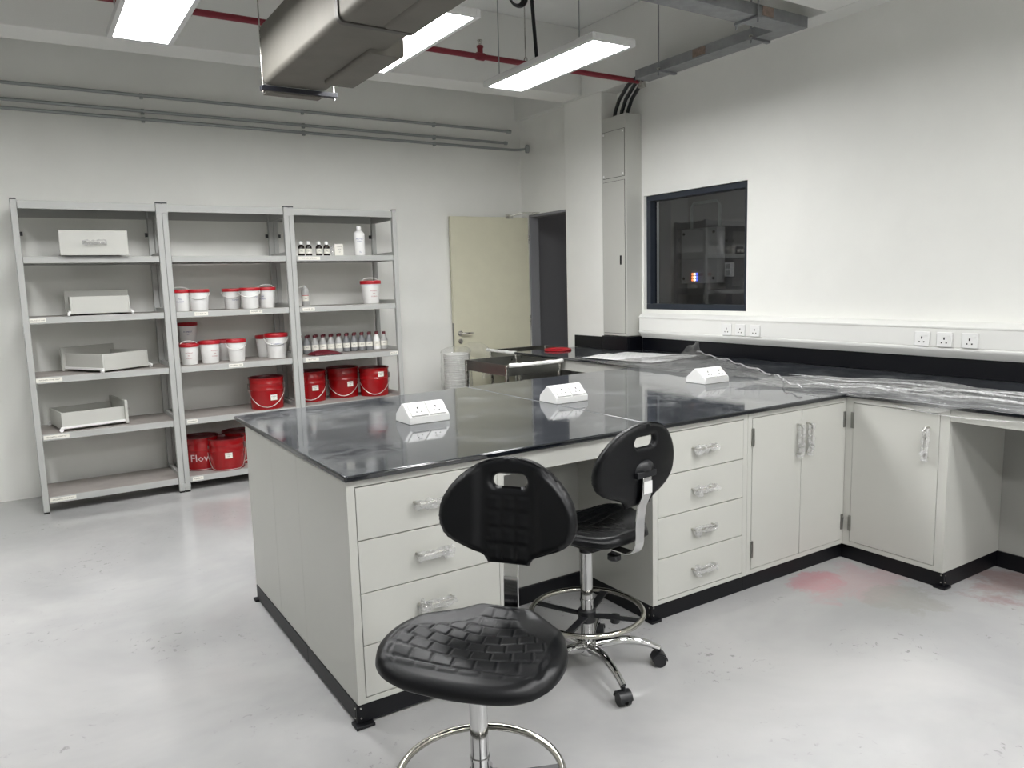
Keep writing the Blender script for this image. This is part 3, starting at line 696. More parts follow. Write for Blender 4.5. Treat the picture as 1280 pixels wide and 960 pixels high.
for k, (xa, xb, ya, yb) in enumerate(((3.86, 4.14, 2.95, 1.2), (3.72, 3.98, 2.75, 1.6), (3.68, 3.86, 2.45, .9), (3.90, 4.06, 2.2, .6), (3.74, 3.72, 2.05, .5), (3.60, 3.80, 2.75, 2.1), (3.95, 4.18, 1.9, .2), (3.70, 3.92, 2.3, 2.0))):
    a1, a2 = rnf.uniform(0, 6), rnf.uniform(5, 11)
    MB().tube([(xa+(xb-xa)*t+.014*math.sin(a1+t*a2), ya+(yb-ya)*t, ZT+.030+.007*math.sin(a1+t*17)) for t in [i/36 for i in range(37)]], .0035, 6, rs=[.0012+.003*math.sin(PI*i/36)**.7 for i in range(37)]).build('fold', 'fold', F2)
MB().tube([(3.655+(-.002)*math.sin(t*7), 2.16-.62*t, .885-.018*math.sin(t*PI)) for t in [i/20 for i in range(21)]], .0025, 6).build('fold', 'fold', F2)

# ---------------------------------------------------------------- shelving units
SY0, SY1 = 6.255, 6.76
LV = [.115, .57, .978, 1.397, 1.815]
TAGS = {0: {0: [(.06, .225, 'MAGNETIC ONE PULP')], 1: [(.064, .222, 'MAGNETIC ONE PULP')], 2: [(.057, .215, 'MAGNETIC ONE HALF')], 3: [(.053, .155, 'MAGNETIC ONE')]},
        1: {0: [(1.02, 1.10, 'PIGMENT')], 1: [(1.015, 1.09, 'PIGMENT')], 2: [(1.355, 1.465, 'PIGMENT SM')], 3: [(1.131, 1.23, 'PIGMENT SM'), (1.545, 1.645, 'PIGMENT SM')]},
        2: {2: [(1.97, 2.085, 'BOTTLES'), (2.736, 2.806, 'BOTTLES')], 3: [(1.972, 2.075, 'LIQUID SM')], 4: [(1.964, 2.146, 'SAMPLES - SPECIAL')]}}
def shelving(i, label):
    x0 = .015+i*.945; x1 = x0+.9435
    t = thing('shelving_unit', label, 'shelving', ((x0+x1)/2, 6.5, 0), 0, 'grey metal shelving against the back wall')
    for x in (x0, x1-.04):
        for y in (SY0, SY1-.04):
            p = MB().box(x, x+.04, y, y+.04, .012, 2.2).build('post', 'shelf', t, world=True, bevel=.004)
            MB().box(x+.001, x+.039, y+.001, y+.039, 2.2, 2.208).build('post_cap', 'black', p, world=True)
            MB().box(x+.002, x+.038, y+.002, y+.038, 0, .012).build('post_foot', 'rubber', p, world=True)
    a, b = x0+.042, x1-.042
    for k, z in enumerate(LV):
        m = MB().box(a, b, SY0+.008, SY0+.018, z-.046, z).box(a, b, SY1-.018, SY1-.008, z-.046, z)
        m.box(x0+.008, x0+.032, SY0+.04, SY1-.04, z-.046, z+.03).box(x1-.032, x1-.008, SY0+.04, SY1-.04, z-.046, z+.03)
        m.mi = 1; m.box(x0+.03, x1-.03, SY0+.018, SY1-.018, z-.012, z-.001)
        s = m.build('shelf', ['shelf', 'shelf_top'], t, world=True, bevel=.0015)
        for (t0, t1, tx) in TAGS[i].get(k, []):
            g = MB().box(t0, t1, SY0+.006, SY0+.0085, z-.036, z-.008)
            g.mi = 1; cx = (t0+t1)/2; sz = min(.016, 1.5*(t1-t0)/len(tx)*.9)
            g.text(tx, sz, lambda u, v: (cx+u, SY0+.0055, z-.022+v))
            g.build('shelf_label', ['tag', 'ink'], s, world=True)
    MB().box(a, b, SY0+.006, SY0+.02, 2.14, 2.195).box(a, b, SY1-.02, SY1-.006, 2.12, 2.195).box(x0+.008, x0+.032, SY0+.04, SY1-.04, 2.12, 2.195).box(x1-.032, x1-.008, SY0+.04, SY1-.04, 2.12, 2.195).box(a, b, SY0+.02, SY1-.02, 2.183, 2.193).build('top_frame', 'shelf', t, world=True, bevel=.0015)
    for x in (a, b-.02): MB().box(x, x+.02, SY1-.03, SY1-.01, 1.985, 2.015).build('rear_clip', 'black', t, world=True)
    if i < 2:
        for z0, z1 in ((2.13, 2.195), (.035, .07)):
            MB().box(x1-.038, x1+.043, SY0-.0035, SY0-.0005, z0, z1).build('joint_plate', 'shelf', t, world=True, bevel=.001)
    return t
shelving(0, 'left grey metal shelving unit holding loose drawers')
shelving(1, 'middle grey metal shelving unit holding white and red pails')
shelving(2, 'right grey metal shelving unit holding rows of bottles')

# loose drawers on the left unit
def make_drawer():
    t = thing('loose_drawer', '', 'drawer', (0, 0, 0), 0, 'loose grey metal drawers on the left shelves')
    m = MB(); w, dp, h0, h1 = .19, .42, .012, .135; th = .012
    m.box(-w, w, -dp, 0, h0, h0+.006)
    m.box(-w, -w+th, -dp, 0, h0, h1).box(w-th, w, -dp, 0, h0, h1).box(-w+th, w-th, -th, 0, h0, h1)
    m.build('drawer_box', 'cab', t, bevel=.002)
    MB().box(-.215, .215, -dp-.02, -dp, .006, .18).build('front_panel', 'cab', t, bevel=.002)
    for s in (-1, 1):
        r = MB().box(s*.19, s*.203, -dp, .012, .02, .035).build('slide_rail', 'white_pl', t, bevel=.001)
        MB().cyl((s*.196, .008, .014), (s*.212, .008, .014), .0135, 14).build('roller', 'white_pl', r)
    hd = MB().tube([(-.06, -dp-.02, .10), (-.06, -dp-.05, .10), (.06, -dp-.05, .10), (.06, -dp-.02, .10)], .0055, 8).build('handle', 'steel', t)
    w_ = MB(); crumple(w_, [(-.075+.15*i/9, -dp-.048, .095) for i in range(10)], .016, 8, .45, 77); w_.build('plastic_wrap', 'wrap', hd)
    return t
dw = make_drawer()
dw['label'] = 'loose drawer on the top left shelf, its handle facing out'; dw.location = (.495, 6.655, LV[4]); 
dup(dw, 'loose drawer on the second left shelf, its back facing out', (.50, 6.255, LV[3]), PI-.03)
dup(dw, 'loose drawer on the third left shelf, a corner pointing out', (.64, 6.345, LV[2]), math.radians(180+31))
dup(dw, 'loose drawer on the fourth left shelf, front panel turned right', (.155, 6.50, LV[1]), math.radians(99))

# white pails
def pail_proto():
    t = thing('white_pail', '', 'pail', (0, 0, 0), 0, 'white pails with red lids')
    m = MB().lathe([(.0, .004), (.056, 0), (.058, .003), (.0675, .138), (.0675, .138), (.0725, .139), (.0725, .150), (.069, .150)], 28, cap=False)
    m.build('pail_body', 'white_pl', t)
    MB().lathe([(.0730, .143), (.0755, .144), (.0765, .147), (.0765, .166), (.074, .169), (.069, .169), (.065, .160), (.0, .159)], 28, cap=False).build('lid', 'red_lid', t)
    return t
def pail_handle(t, style):
    h = MB()
    pts = []
    for i in range(17):
        a = -PI/2+PI*i/16
        if style == 'down': pts.append((.076*math.sin(a), -.024-.052*math.cos(a)*.9-.0, .140-.048*math.cos(a)))
        else: pts.append((.074*math.sin(a), .02*math.cos(a)-.01, .142+.048*math.cos(a)))
    h.tube(pts, .0034, 6).build('handle', 'white_soft', t)
def pail_print(t, lines, mt, u0=0., z0=.085, size=.016, r=.0655):
    m = MB()
    for k, s in enumerate(lines):
        m.text(s, size*(1 if k == 0 else .85), lambda u, v, k=k: (r*math.sin((u+u0)/r)*1.012, -r*math.cos((u+u0)/r)*1.012, z0-k*.021+v))
    m.build('printing', mt, t)
def white_pail(label, x, y, z, rz, sc, style, lines=None, mt='ink_red', u0=0., size=.016):
    t = pail_proto(); t['label'] = label; t.location = (x, y, z); t.rotation_euler = (0, 0, rz); t.scale = sc
    if style: pail_handle(t, style)
    if lines: pail_print(t, lines, mt, u0, .095, size)
    return t
RZ = -.2
white_pail('white red-lidded pail at the left end of the second shelf', 1.065, 6.40, LV[3], RZ, (1, 1, .98), 'up', ['PIG', 'PIGMENT', ''], 'ink_blue', -.005)
white_pail('white red-lidded pail with hanging handle above the first tag', 1.193, 6.36, LV[3], RZ-.05, (1.02, 1.02, .98), 'down', ['Lor'], 'ink', -.028)
white_pail('white pail in shadow, left of the close trio of pails', 1.478, 6.52, LV[3], RZ-.1, (1.03, 1.03, .98), 'down', ['LAR', 'PIGMENT'], 'ink_blue', .03)
white_pail('white pail standing in front of the close trio of pails', 1.583, 6.375, LV[3], RZ-.1, (1.05, 1.05, 1.0), 'down', ['WAX'], 'ink_blue', .045)
white_pail('white pail at the right end of the close trio', 1.735, 6.45, LV[3], RZ-.1, (1.03, 1.03, 1.0), 'up', ['LAR', 'PIGMENT'], 'ink_blue', -.03)
p4 = white_pail('white pail standing on another at the back left of the middle shelf', 1.145, 6.68, LV[2]+.15, RZ, (1, 1, 1), None, ['PIGMENT', 'SM'], 'ink_blue')
white_pail('lower white pail half hidden at the back left of the middle shelf', 1.145, 6.68, LV[2]-.012, RZ, (1, 1, 1), None)
white_pail('white pail with raised white handle at the left of the middle shelf', 1.098, 6.42, LV[2], RZ, (1, 1, .97), 'up', ['PIGMENT', 'RED', 'PIGMENT'], 'ink_red', .0, .013)
white_pail('white pail with red print beside the raised-handle pail', 1.255, 6.43, LV[2], RZ, (1.08, 1.08, 1.05), None, ['PIGMENT', 'RED', 'PIGMENT'], 'ink_red', .035, .013)
white_pail('white pail behind, between the two printed pails of the middle shelf', 1.40, 6.60, LV[2], RZ, (1.05, 1.05, 1.0), None)
white_pail('white pail with small grey print in the middle of the shelf', 1.455, 6.41, LV[2], RZ-.05, (1.03, 1.03, 1.05), 'down', ['SAMPLE', '1'], 'ink', .035, .011)
white_pail('shadowed white pail behind the large one with handwriting', 1.735, 6.60, LV[2], RZ-.05, (1.03, 1.03, 1.1), None)
white_pail('large white pail with blue handwriting at the right of the middle shelf', 1.785, 6.43, LV[2], RZ-.1, (1.26, 1.26, 1.22), 'down', ['LAMPINE'], 'ink_blue', .012, .022)
white_pail('tall white pail with red print alone on the right unit', 2.66, 6.46, LV[3], RZ-.15, (1.22, 1.22, 1.2), 'up', ['PIGMENT', 'RED', 'PIGMENT'], 'ink_red', .022, .013)

# red steel pails
def red_pail(label, x, y, z, rz, tagpos=(.06, .10), word=None, bail=1, r=.138, h=.262):
    t = thing('red_pail', label, 'pail', (x, y, z), rz, 'red steel pails on the shelves')
    R = r
    MB().lathe([(.0, .006), (R*.955, .004), (R*.96, .0), (R*.965, .004), (R*.985, h*.60), (R*1.005, h*.612), (R*1.005, h*.635), (R*.99, h*.65), (R*.995, h*.80), (R*1.01, h*.815), (R*1.01, h*.83), (R*.998, h*.845), (R, h*.955), (R*1.03, h*.96), (R*1.03, h)], 40, cap=False).build('pail_body', 'red_steel', t)
    MB().lathe([(R*1.03, h*.985), (R*1.035, h+.003), (R*.97, h+.003), (R*.95, h-.014), (0, h-.016)], 40, cap=False).build('lid', 'red_shaded', t)
    for s in (-1, 1): MB().box(s*(R-.002), s*(R+.010), -.022, .022, h*.62, h*.80).build('ear', 'steel_dk', t, bevel=.003)
    pts = []
    for i in range(15):
        a = -PI/2+PI*i/14
        if bail == 1: pts.append(((R+.008)*math.sin(a), -(R+.006)*math.cos(a), h*.68-(h*.60)*math.cos(a)**1.2))
        else: pts.append(((R+.008)*math.sin(a), -(R+.007)*math.cos(a), h*.70-(h*.66)*min(1, 1.5*math.cos(a))))
    MB().tube(pts, .0028, 6).build('bail_handle', 'wire', t)
    rr = R*1.0; g = MB()
    a0 = tagpos[0]/rr
    g.grid(6, 1, lambda u, v: (rr*1.012*math.sin(a0+(u-.5)*.055/rr), -rr*1.012*math.cos(a0+(u-.5)*.055/rr), tagpos[1]+v*.045), False)
    g.mi = 1
    for k, s in enumerate(('PIGMENT', 'RED')):
        g.text(s, .0105, lambda u, v, k=k: (rr*1.016*math.sin(a0+u/rr), -rr*1.016*math.cos(a0+u/rr), tagpos[1]+.03-k*.014+v))
    g.build('paper_label', ['tag', 'ink'], t)
    if word:
        MB().text(word, .085, lambda u, v: (rr*1.008*math.sin((u-.012)/rr), -rr*1.008*math.cos((u-.012)/rr), .10+v)).build('lettering', 'ink_white', t)
red_pail('red steel pail alone on the fourth shelf of the middle unit', 1.675, 6.42, LV[1], -.25, (.055, .075), h=.258)
red_pail('red steel pail with white lettering at the left of the bottom shelf', 1.147, 6.55, LV[0], -.12, (-.2, .1), 'Flow', bail=0)
red_pail('red steel pail with white label in front on the bottom shelf', 1.32, 6.41, LV[0], -.2, (.012, .10), bail=2, h=.25)
red_pail('red steel pail behind the labelled one on the bottom shelf', 1.47, 6.59, LV[0], -.2, (.1, .1), h=.26)
red_pail('leftmost red steel pail on the right unit, cut by the post', 2.088, 6.56, LV[1], -.3, (.045, .10), h=.262)
red_pail('middle red steel pail of the three on the right unit', 2.405, 6.60, LV[1], -.3, (.06, .10), h=.265)
red_pail('rightmost red steel pail on the right unit, label near its rim', 2.662, 6.49, LV[1], -.35, (.06, .175), r=.132, h=.252)

# small bottles
def brown_bottle(x, label):
    t = thing('brown_bottle', label, 'bottle', (x, 6.325, LV[4]), -.2, 'brown glass bottles on the top right shelf')
    MB().lathe([(.0, .0), (.025, 0), (.027, .004), (.027, .068), (.024, .08), (.014, .09), (.0125, .096)], 20, cap=False).build('bottle_body', 'amber', t)
    MB().lathe([(.0155, .092), (.0155, .114), (.013, .117), (0, .117)], 18, cap=False).build('cap', 'white_pl', t)
    g = MB().grid(10, 1, lambda u, v: (.0275*math.sin(-1.1+2.4*u), -.0275*math.cos(-1.1+2.4*u), .018+v*.04), False)
    g.mi = 1; g.text('OIL', .014, lambda u, v: (.028*math.sin(u/.028), -.028*math.cos(u/.028), .038+v))
    g.build('paper_label', ['tag', 'ink'], t)
for x, n in ((2.012, 'leftmost'), (2.074, 'second from left'), (2.162, 'third from left'), (2.228, 'rightmost')):
    brown_bottle(x, '%s of the four small brown bottles with white caps' % n)
bx = thing('carton', 'small white carton right of the four brown bottles', 'box', (2.335, 6.33, LV[4]), -.25)
MB().box(-.036, .036, -.03, .03, 0, .096).build('carton_body', 'tag', bx, bevel=.001)
g = MB()
for k, s in enumerate(('SAMPLE', 'BOX', '25')): g.text(s, .013, lambda u, v, k=k: (u+.004, -.0306, .075-k*.022+v))
g.build('printing', 'ink', bx)
MB().box(-.036, .036, -.03, .03, .096, .0975).build('top_flap', 'white_pl', bx)
jr = thing('glass_jar', 'small clear glass jar between carton and brown bottles', 'jar', (2.283, 6.335, LV[4]))
MB().lathe([(0, .002), (.017, 0), (.018, .003), (.018, .066), (.012, .074)], 16, cap=False).build('jar_body', 'wrap', jr)
MB().lathe([(.013, .073), (.013, .083), (0, .084)], 16, cap=False).build('cap', 'greybot', jr)
wb = thing('white_bottle', 'tall white plastic bottle at the right of the top shelf', 'bottle', (2.525, 6.33, LV[4]), -.25)
MB().lathe([(0, .002), (.042, 0), (.046, .006), (.045, .09), (.047, .175), (.044, .19), (.026, .207), (.016, .212), (.016, .224)], 24, cap=False, sy=.72).build('bottle_body', 'white_pl', wb)
MB().lathe([(.0195, .218), (.0195, .246), (.017, .25), (0, .25)], 20, cap=False).build('cap', 'white_pl', wb)
g = MB()
for k, (s, z, sz) in enumerate((('MOULD', .14, .018), ('RELEASE', .12, .012), ('1L', .03, .018))): g.text(s, sz, lambda u, v, z=z: (u, -.0345-.0005-.0, z+v))
g.build('printing', 'ink_blue', wb)
sb = thing('squeeze_bottle', 'grey squeeze bottle alone at the left of the second shelf', 'bottle', (2.045, 6.40, LV[3]), -.2)
MB().lathe([(0, .002), (.03, 0), (.032, .005), (.032, .10), (.03, .13), (.02, .155), (.01, .163), (.008, .17)], 22, cap=False).build('bottle_body', 'greybot', sb)
MB().tube([(0, 0, .168), (-.012, 0, .176), (-.05, 0, .15)], .004, 6).build('spout', 'white_soft', sb)
g = MB().grid(8, 1, lambda u, v: (.0326*math.sin(-.9+1.8*u), -.0326*math.cos(-.9+1.8*u), .045+v*.045), False)
g.mi = 1; g.grid(8, 1, lambda u, v: (.0327*math.sin(-.9+1.8*u), -.0327*math.cos(-.9+1.8*u), .088+v*.005), False)
g.mi = 2; g.text('SM', .018, lambda u, v: (.0332*math.sin(u/.033), -.0332*math.cos(u/.033), .066+v)); g.build('paper_label', ['tag', 'red_lid', 'ink'], sb)
def sample_bottle():
    t = thing('sample_bottle', '', 'bottle', (0, 0, 0), -.25, 'row of sample bottles with maroon caps')
    MB().lathe([(0, .002), (.027, 0), (.0335, .004), (.0335, .082), (.032, .09), (.015, .138), (.013, .145)], 16, cap=False).build('bottle_body', 'greybot', t)
    MB().lathe([(.0165, .138), (.0165, .158), (.014, .161), (0, .161)], 14, cap=False).build('cap', 'maroon', t)
    g = MB().grid(8, 1, lambda u, v: ((.0342)*math.sin(-1.1+2.2*u), -.0342*math.cos(-1.1+2.2*u), .036+v*.042), False)
    g.mi = 1; g.text('SM 0', .014, lambda u, v: (0.0346*math.sin(u/.034), -.0346*math.cos(u/.032), .058+v)); g.build('paper_label', ['tag', 'ink'], t)
    return t
s0 = sample_bottle(); ORD = ['leftmost', 'second from left', 'third from left', 'fourth from left', 'fifth from left', 'sixth from left', 'sixth from right', 'fifth from right', 'fourth from right', 'third from right', 'white one, second from right', 'rightmost']
M['dk_bot'] = mat('dark_grey_bottle', (122, 124, 126), .4)
for k in range(12):
    x = 2.012+k*.0705; y = 6.56-.004*k
    lab = '%s in the row of twelve maroon-capped sample bottles' % ORD[k]
    b = s0 if k == 0 else dup(s0, lab, (0, 0, 0), -.25)
    b['label'] = lab; b.location = (x, y, LV[2])
    if k in (1, 6, 7, 8, 9, 10):
        bb = [c for c in b.children if c.name.startswith('bottle_body')][0]
        bb.data = bb.data.copy(); bb.data.materials[0] = M['white_pl'] if k == 10 else M['dk_bot']
for k in range(12):
    x = 1.985+k*.0705
    dup(s0, 'back-row sample bottle whose cap shows left of the %s front one' % ORD[k].replace('white one, ', ''), (x, 6.66-.004*k, LV[2]), -.25, 'sample bottles in the back row')
def pouch():
    def fn(u, v):
        e = min(u, 1-u, v, 1-v)*2
        return (2.06+.23*u+.02*math.sin(v*5), 6.31+.12*v, LV[2]+.004+.035*math.sqrt(max(0, e))*(1+.35*math.sin(u*11+v*7)))
    p = thing('pouch', 'crumpled dark red pouch in front of the sample bottles', 'pouch', (2.17, 6.37, LV[2]))
    MB().grid(24, 14, fn).grid(4, 4, lambda u, v: (2.06+.23*u, 6.31+.12*v, LV[2]+.002), False).build('pouch_body', 'maroon', p, world=True)
    MB().hexa([(2.20, 6.285, LV[2]+.001), (2.31, 6.30, LV[2]+.001), (2.34, 6.40, LV[2]+.001), (2.24, 6.42, LV[2]+.001), (2.20, 6.285, LV[2]+.006), (2.31, 6.30, LV[2]+.006), (2.34, 6.40, LV[2]+.006), (2.24, 6.42, LV[2]+.02)]).build('pouch_flap', 'black', p, world=True)
pouch()

# ---------------------------------------------------------------- trolleys, nested pails in a bag
def trolley(label, x, y, rz):
    t = thing('trolley', label, 'trolley', (x, y, 0), rz, 'stainless steel trolleys by the door')
    w, l = .26, .33
    for sx in (-1, 1):
        for sy in (-1, 1):
            lg = MB().box(sx*w-.012, sx*w+.012, sy*l-.012, sy*l+.012, .09, .89).build('leg', 'steel', t, bevel=.003)
            cx, cy = sx*w, sy*l
            MB().cyl((cx-.012, cy, .05), (cx+.012, cy, .05), .05, 18).build('wheel', 'rubber', lg)
            MB().box(cx-.02, cx-.014, cy-.02, cy+.02, .05, .1).box(cx+.014, cx+.02, cy-.02, cy+.02, .05, .1).build('caster_fork', 'steel_dk', lg)
    for nm, z0, hh in (('top_tray', .80, .09), ('lower_tray', .25, .05)):
        m = MB().box(-w, w, -l, l, z0, z0+.004)
        m.box(-w-.004, -w, -l, l, z0, z0+hh).box(w, w+.004, -l, l, z0, z0+hh).box(-w, w, -l-.004, -l, z0, z0+hh).box(-w, w, l, l+.004, z0, z0+hh)
        m.build(nm, 'steel_dk', t, bevel=.002)
    hd = MB().tube([(-w, -l, .885), (-w, -l-.04, .89), (-w+.03, -l-.055, .89), (w-.03, -l-.055, .89), (w, -l-.04, .89), (w, -l, .885)], .009, 8).build('handle', 'steel', t)
    f = MB(); crumple(f, [(-w-.004+(2*w+.008)*i/16, -l-.05-(.006 if 0 < i < 16 else -.01), .891) for i in range(17)], .016, 9, .18, 5); f.build('foam_wrap', 'foam', hd)
    return t
trolley('stainless steel trolley nearest the camera, handle wrapped in white foam', 3.515, 5.49, 0)
trolley('stainless steel trolley in the doorway behind the far bench', 4.27, 6.27, -PI/2)
def nested():
    ORDN = ['', 'second', 'third', 'fourth', 'fifth', 'sixth', 'seventh', 'eighth', 'ninth', 'tenth', 'eleventh', 'twelfth']
    base = thing('nested_pail', 'white pail at the very bottom of the nested stack by the door', 'pail', (3.415, 6.30, 0), 0, 'nested white pails in a clear bag')
    MB().lathe([(0, .003), (.088, 0), (.105, .15), (.114, .152), (.121, .157), (.121, .166), (.108, .168), (.09, .01), (0, .012)], 28, cap=False).build('pail_body', 'white_soft', base)
    MB().lathe([(.112, .139), (.121, .140), (.121, .147), (.112, .149)], 28, cap=False).build('rim_bead', 'white_soft', base)
    for k in range(1, 23): dup(base, 'topmost white pail of the nested stack by the door' if k == 22 else ('%s white pail from the top of the nested stack by the door' % ORDN[22-k].capitalize() if k > 11 else '%s white pail up from the bottom one of the nested stack' % (ORDN[k] if k > 1 else 'first')), (3.415+.002*math.sin(k*1.7), 6.30+.002*math.cos(k*2.3), .0335*k))
    bg = thing('clear_bag', 'cloudy clear plastic bag over the nested pails, drooping to the right', 'bag', (3.42, 6.3, 0))
    def fn(u, v):
        a = 2*PI*u
        if v < .72:
            z = .92*(v/.72); r = .135+.012*math.sin(a*5+z*9)+.008*math.sin(a*11+z*23)
            return (3.415+r*math.cos(a), 6.30+r*math.sin(a), z)
        k = (v-.72)/.28; r = .135*math.cos(k*PI/2)+.012*math.sin(a*5+8)*(1-k)
        return (3.415+.03*k+r*math.cos(a)*1.03, 6.30+r*math.sin(a), .92+.055*math.sin(k*PI/2))
    MB().grid(48, 36, fn).build('bag_body', 'bag', bg, world=True, sharp=180)
    def fn2(u, v):
        a = 2*PI*u; k = v; c = Vector((3.46+.26*math.sin(k*1.9), 6.27-.03*k, .93-.26*k*k+.03*math.sin(k*3)))
        r = .085*(1-.45*k)+.012*math.sin(a*4+k*9)
        return (c.x+r*math.cos(a)*.8, c.y+r*math.sin(a), c.z+r*.7*math.cos(a))
    MB().grid(30, 20, fn2).build('bag_neck', 'bag', bg, world=True, sharp=180)
nested()

# ---------------------------------------------------------------- lab stools
def smooth(a, b, x):
    t = max(0, min(1, (x-a)/(b-a))); return t*t*(3-2*t)
OUT = [(-.244, .0), (-.244, .08), (-.225, .112), (-.185, .148), (-.11, .208), (-.02, .246), (.05, .256), (.10, .246), (.14, .220), (.17, .172), (.186, .115), (.193, .05), (.195, .0)]
def outline_radius():
    tab = []
    pts = [(x, y) for (y, x) in OUT]
    for i in range(len(pts)-1):
        for k in range(12):
            f = k/12; x = pts[i][0]*(1-f)+pts[i+1][0]*f; y = pts[i][1]*(1-f)+pts[i+1][1]*f
            tab.append((math.atan2(x, y+.0), math.hypot(x, y)))
    tab.append((0, .195)); tab.sort()
    return tab
_TAB = outline_radius()
def R_of(a):                        # a measured from +y (front), symmetric
    a = abs((a+PI) % (2*PI)-PI)
    for i in range(len(_TAB)-1):
        if _TAB[i][0] <= a <= _TAB[i+1][0]:
            d = _TAB[i+1][0]-_TAB[i][0]; f = 0 if d < 1e-9 else (a-_TAB[i][0])/d
            return _TAB[i][1]*(1-f)+_TAB[i+1][1]*f
    return _TAB[-1][1]
_RR = [R_of(2*PI*i/240) for i in range(240)]
_RS = [sum(_RR[(i+k) % 240] for k in range(-4, 5))/9 for i in range(240)]
def Rs(a):
    f = (a/(2*PI)*240) % 240; i = int(f); return _RS[i]*(1-(f-i))+_RS[(i+1) % 240]*(f-i)
def seat_top(x, y):
    z = .026*(min(1, abs(x)/.2))**2*smooth(.2, -.05, y)+.014*smooth(-.13, -.25, y)*(1-smooth(.06, .13, abs(x)))-.014*smooth(.06, .19, y)-.010*math.exp(-(x/.12)**2-((y+.03)/.13)**2)
    return z
def seat_mesh():
    mb = MB(); NA, NR = 200, 84
    def pad(x, y):
        hw = .185*smooth(-.20, .06, y)+.05
        if abs(x) > hw or y > .138 or y < -.225: return 0
        row = math.floor((y+.3)/.046); yy = (y+.3)/.046-row
        px = .052*(.8+.35*smooth(-.2, .15, y)); xs = x/px+.5+(.5 if row % 2 else 0)+.12*yy
        xx = xs-math.floor(xs); e = min(min(xx, 1-xx)*px, min(yy, 1-yy)*.046)
        m = min(1, (hw-abs(x))/.015)*min(1, (.138-y)/.01)
        return .0022*smooth(.0012, .0042, e)*max(0, m)
    def top(u, v):
        a = 2*PI*u; r = v**.85; R = Rs(a); x, y = math.sin(a)*R*r, math.cos(a)*R*r
        d = (1-r)*R; e = .034; q = min(1, d/e)
        z = seat_top(x, y)+pad(x, y)-.030*(1-math.sqrt(max(0, 1-(1-q)**2)))
        return (x, y, z)
    def bot(u, v):
        a = 2*PI*u; r = 1-v; R = Rs(a); x, y = math.sin(a)*R*r, math.cos(a)*R*r
        d = (1-r)*R; q = min(1, d/.05)
        ze = seat_top(math.sin(a)*R, math.cos(a)*R)-.030
        return (x, y, ze*(1-smooth(0, .12, d))+(-.035)*smooth(0, .12, d)-.016*math.sqrt(max(0, 1-(1-q)**2)))
    mb.grid(NA, NR, top); mb.grid(NA, 20, bot)
    bmesh.ops.remove_doubles(mb.bm, verts=mb.bm.verts[:], dist=.0002)
    return mb
BO = [(0, .30), (.03, .315), (.07, .36), (.11, .47), (.15, .64), (.2, .80), (.27, .92), (.36, .985), (.45, 1.0), (.54, .985), (.63, .935), (.72, .85), (.80, .745), (.87, .62), (.93, .47), (.97, .32), (.992, .17), (1.0, .05)]
def bw(v):
    for (a, p), (b, q) in zip(BO, BO[1:]):
        if v <= b: f = (v-a)/(b-a); return p*(1-f)+q*f
    return .05
BH, BW, BZ = .312, .212, .735
def back_mesh():
    mb = MB(); NU, NV = 64, 66
    sl = (-.052, .052, .225, .261)                    # slot in (x, h)
    def xh(i, j):
        v = j/NV; vv = 1-(1-v)**1.15; u = -1+2*i/NU; us = math.sin(u*PI/2)*.55+u*.45
        return us*bw(vv)*BW, vv*BH
    def inslot(x, h):
        r = (sl[3]-sl[2])/2; cz = (sl[2]+sl[3])/2; dx = max(0, abs(x)-(sl[1]-r)); return math.hypot(dx, h-cz)-r
    def edge(x, h):
        d = 9
        for (a, p), (b, q) in zip(BO, BO[1:]):
            for k in range(3):
                f = k/3; d = min(d, math.hypot(abs(x)-(p*(1-f)+q*f)*BW, h-(a*(1-f)+b*f)*BH))
        if abs(x) < .06: d = min(d, h+.0)
        return min(d, max(0, inslot(x, h)))
    def rib(x, h):
        if abs(x) > .066 or h > .205 or h < .012: return 0
        yy = (h-.012)/.048; k = yy-math.floor(yy); xx = (x+.066)/.044; j = xx-math.floor(xx)
        e = min(min(k, 1-k)*.048, min(j, 1-j)*.044); return .0045*smooth(.005, .008, e)
    V = {}
    for i in range(NU+1):
        for j in range(NV+1):
            x, h = xh(i, j)
            s = inslot(x, h)
            if -.012 < s < .0045:                       # snap to the slot outline
                r = (sl[3]-sl[2])/2; cz = (sl[2]+sl[3])/2; cx = max(-(sl[1]-r), min(sl[1]-r, x)); d = Vector((x-cx, h-cz))
                if d.length > 1e-5 and abs(s) < .0045: d = d.normalized()*r; x, h = cx+d.x, cz+d.y
            d = edge(x, h); on = i in (0, NU) or j in (0, NV)
            if on: d = 0
            t = .019*math.sqrt(max(0, 1-(1-min(1, d/.020))**2))
            mid = -.27+.75*x*x-.10*h+.35*max(0, .1-h)*.2
            side = .012*smooth(.075, .11, abs(x))
            z = BZ+h
            f = mb.bm.verts.new((x, mid+t+side*min(1, d/.02)-.004+rib(x, h), z))
            b = mb.bm.verts.new((x, mid-t, z)) if d > 1e-4 else f
            V[i, j] = (f, b, x, h)
    for i in range(NU):
        for j in range(NV):
            q = [V[i, j], V[i+1, j], V[i+1, j+1], V[i, j+1]]
            cx = sum(p[2] for p in q)/4; ch = sum(p[3] for p in q)/4
            if inslot(cx, ch) < -.0005: continue
            fr = [p[0] for p in q]; bk = [p[1] for p in q][::-1]
            for vs in (fr, bk):
                vs2 = []
                for w_ in vs:
                    if w_ not in vs2: vs2.append(w_)
                if len(vs2) > 2: mb._f(vs2, True)
    return mb
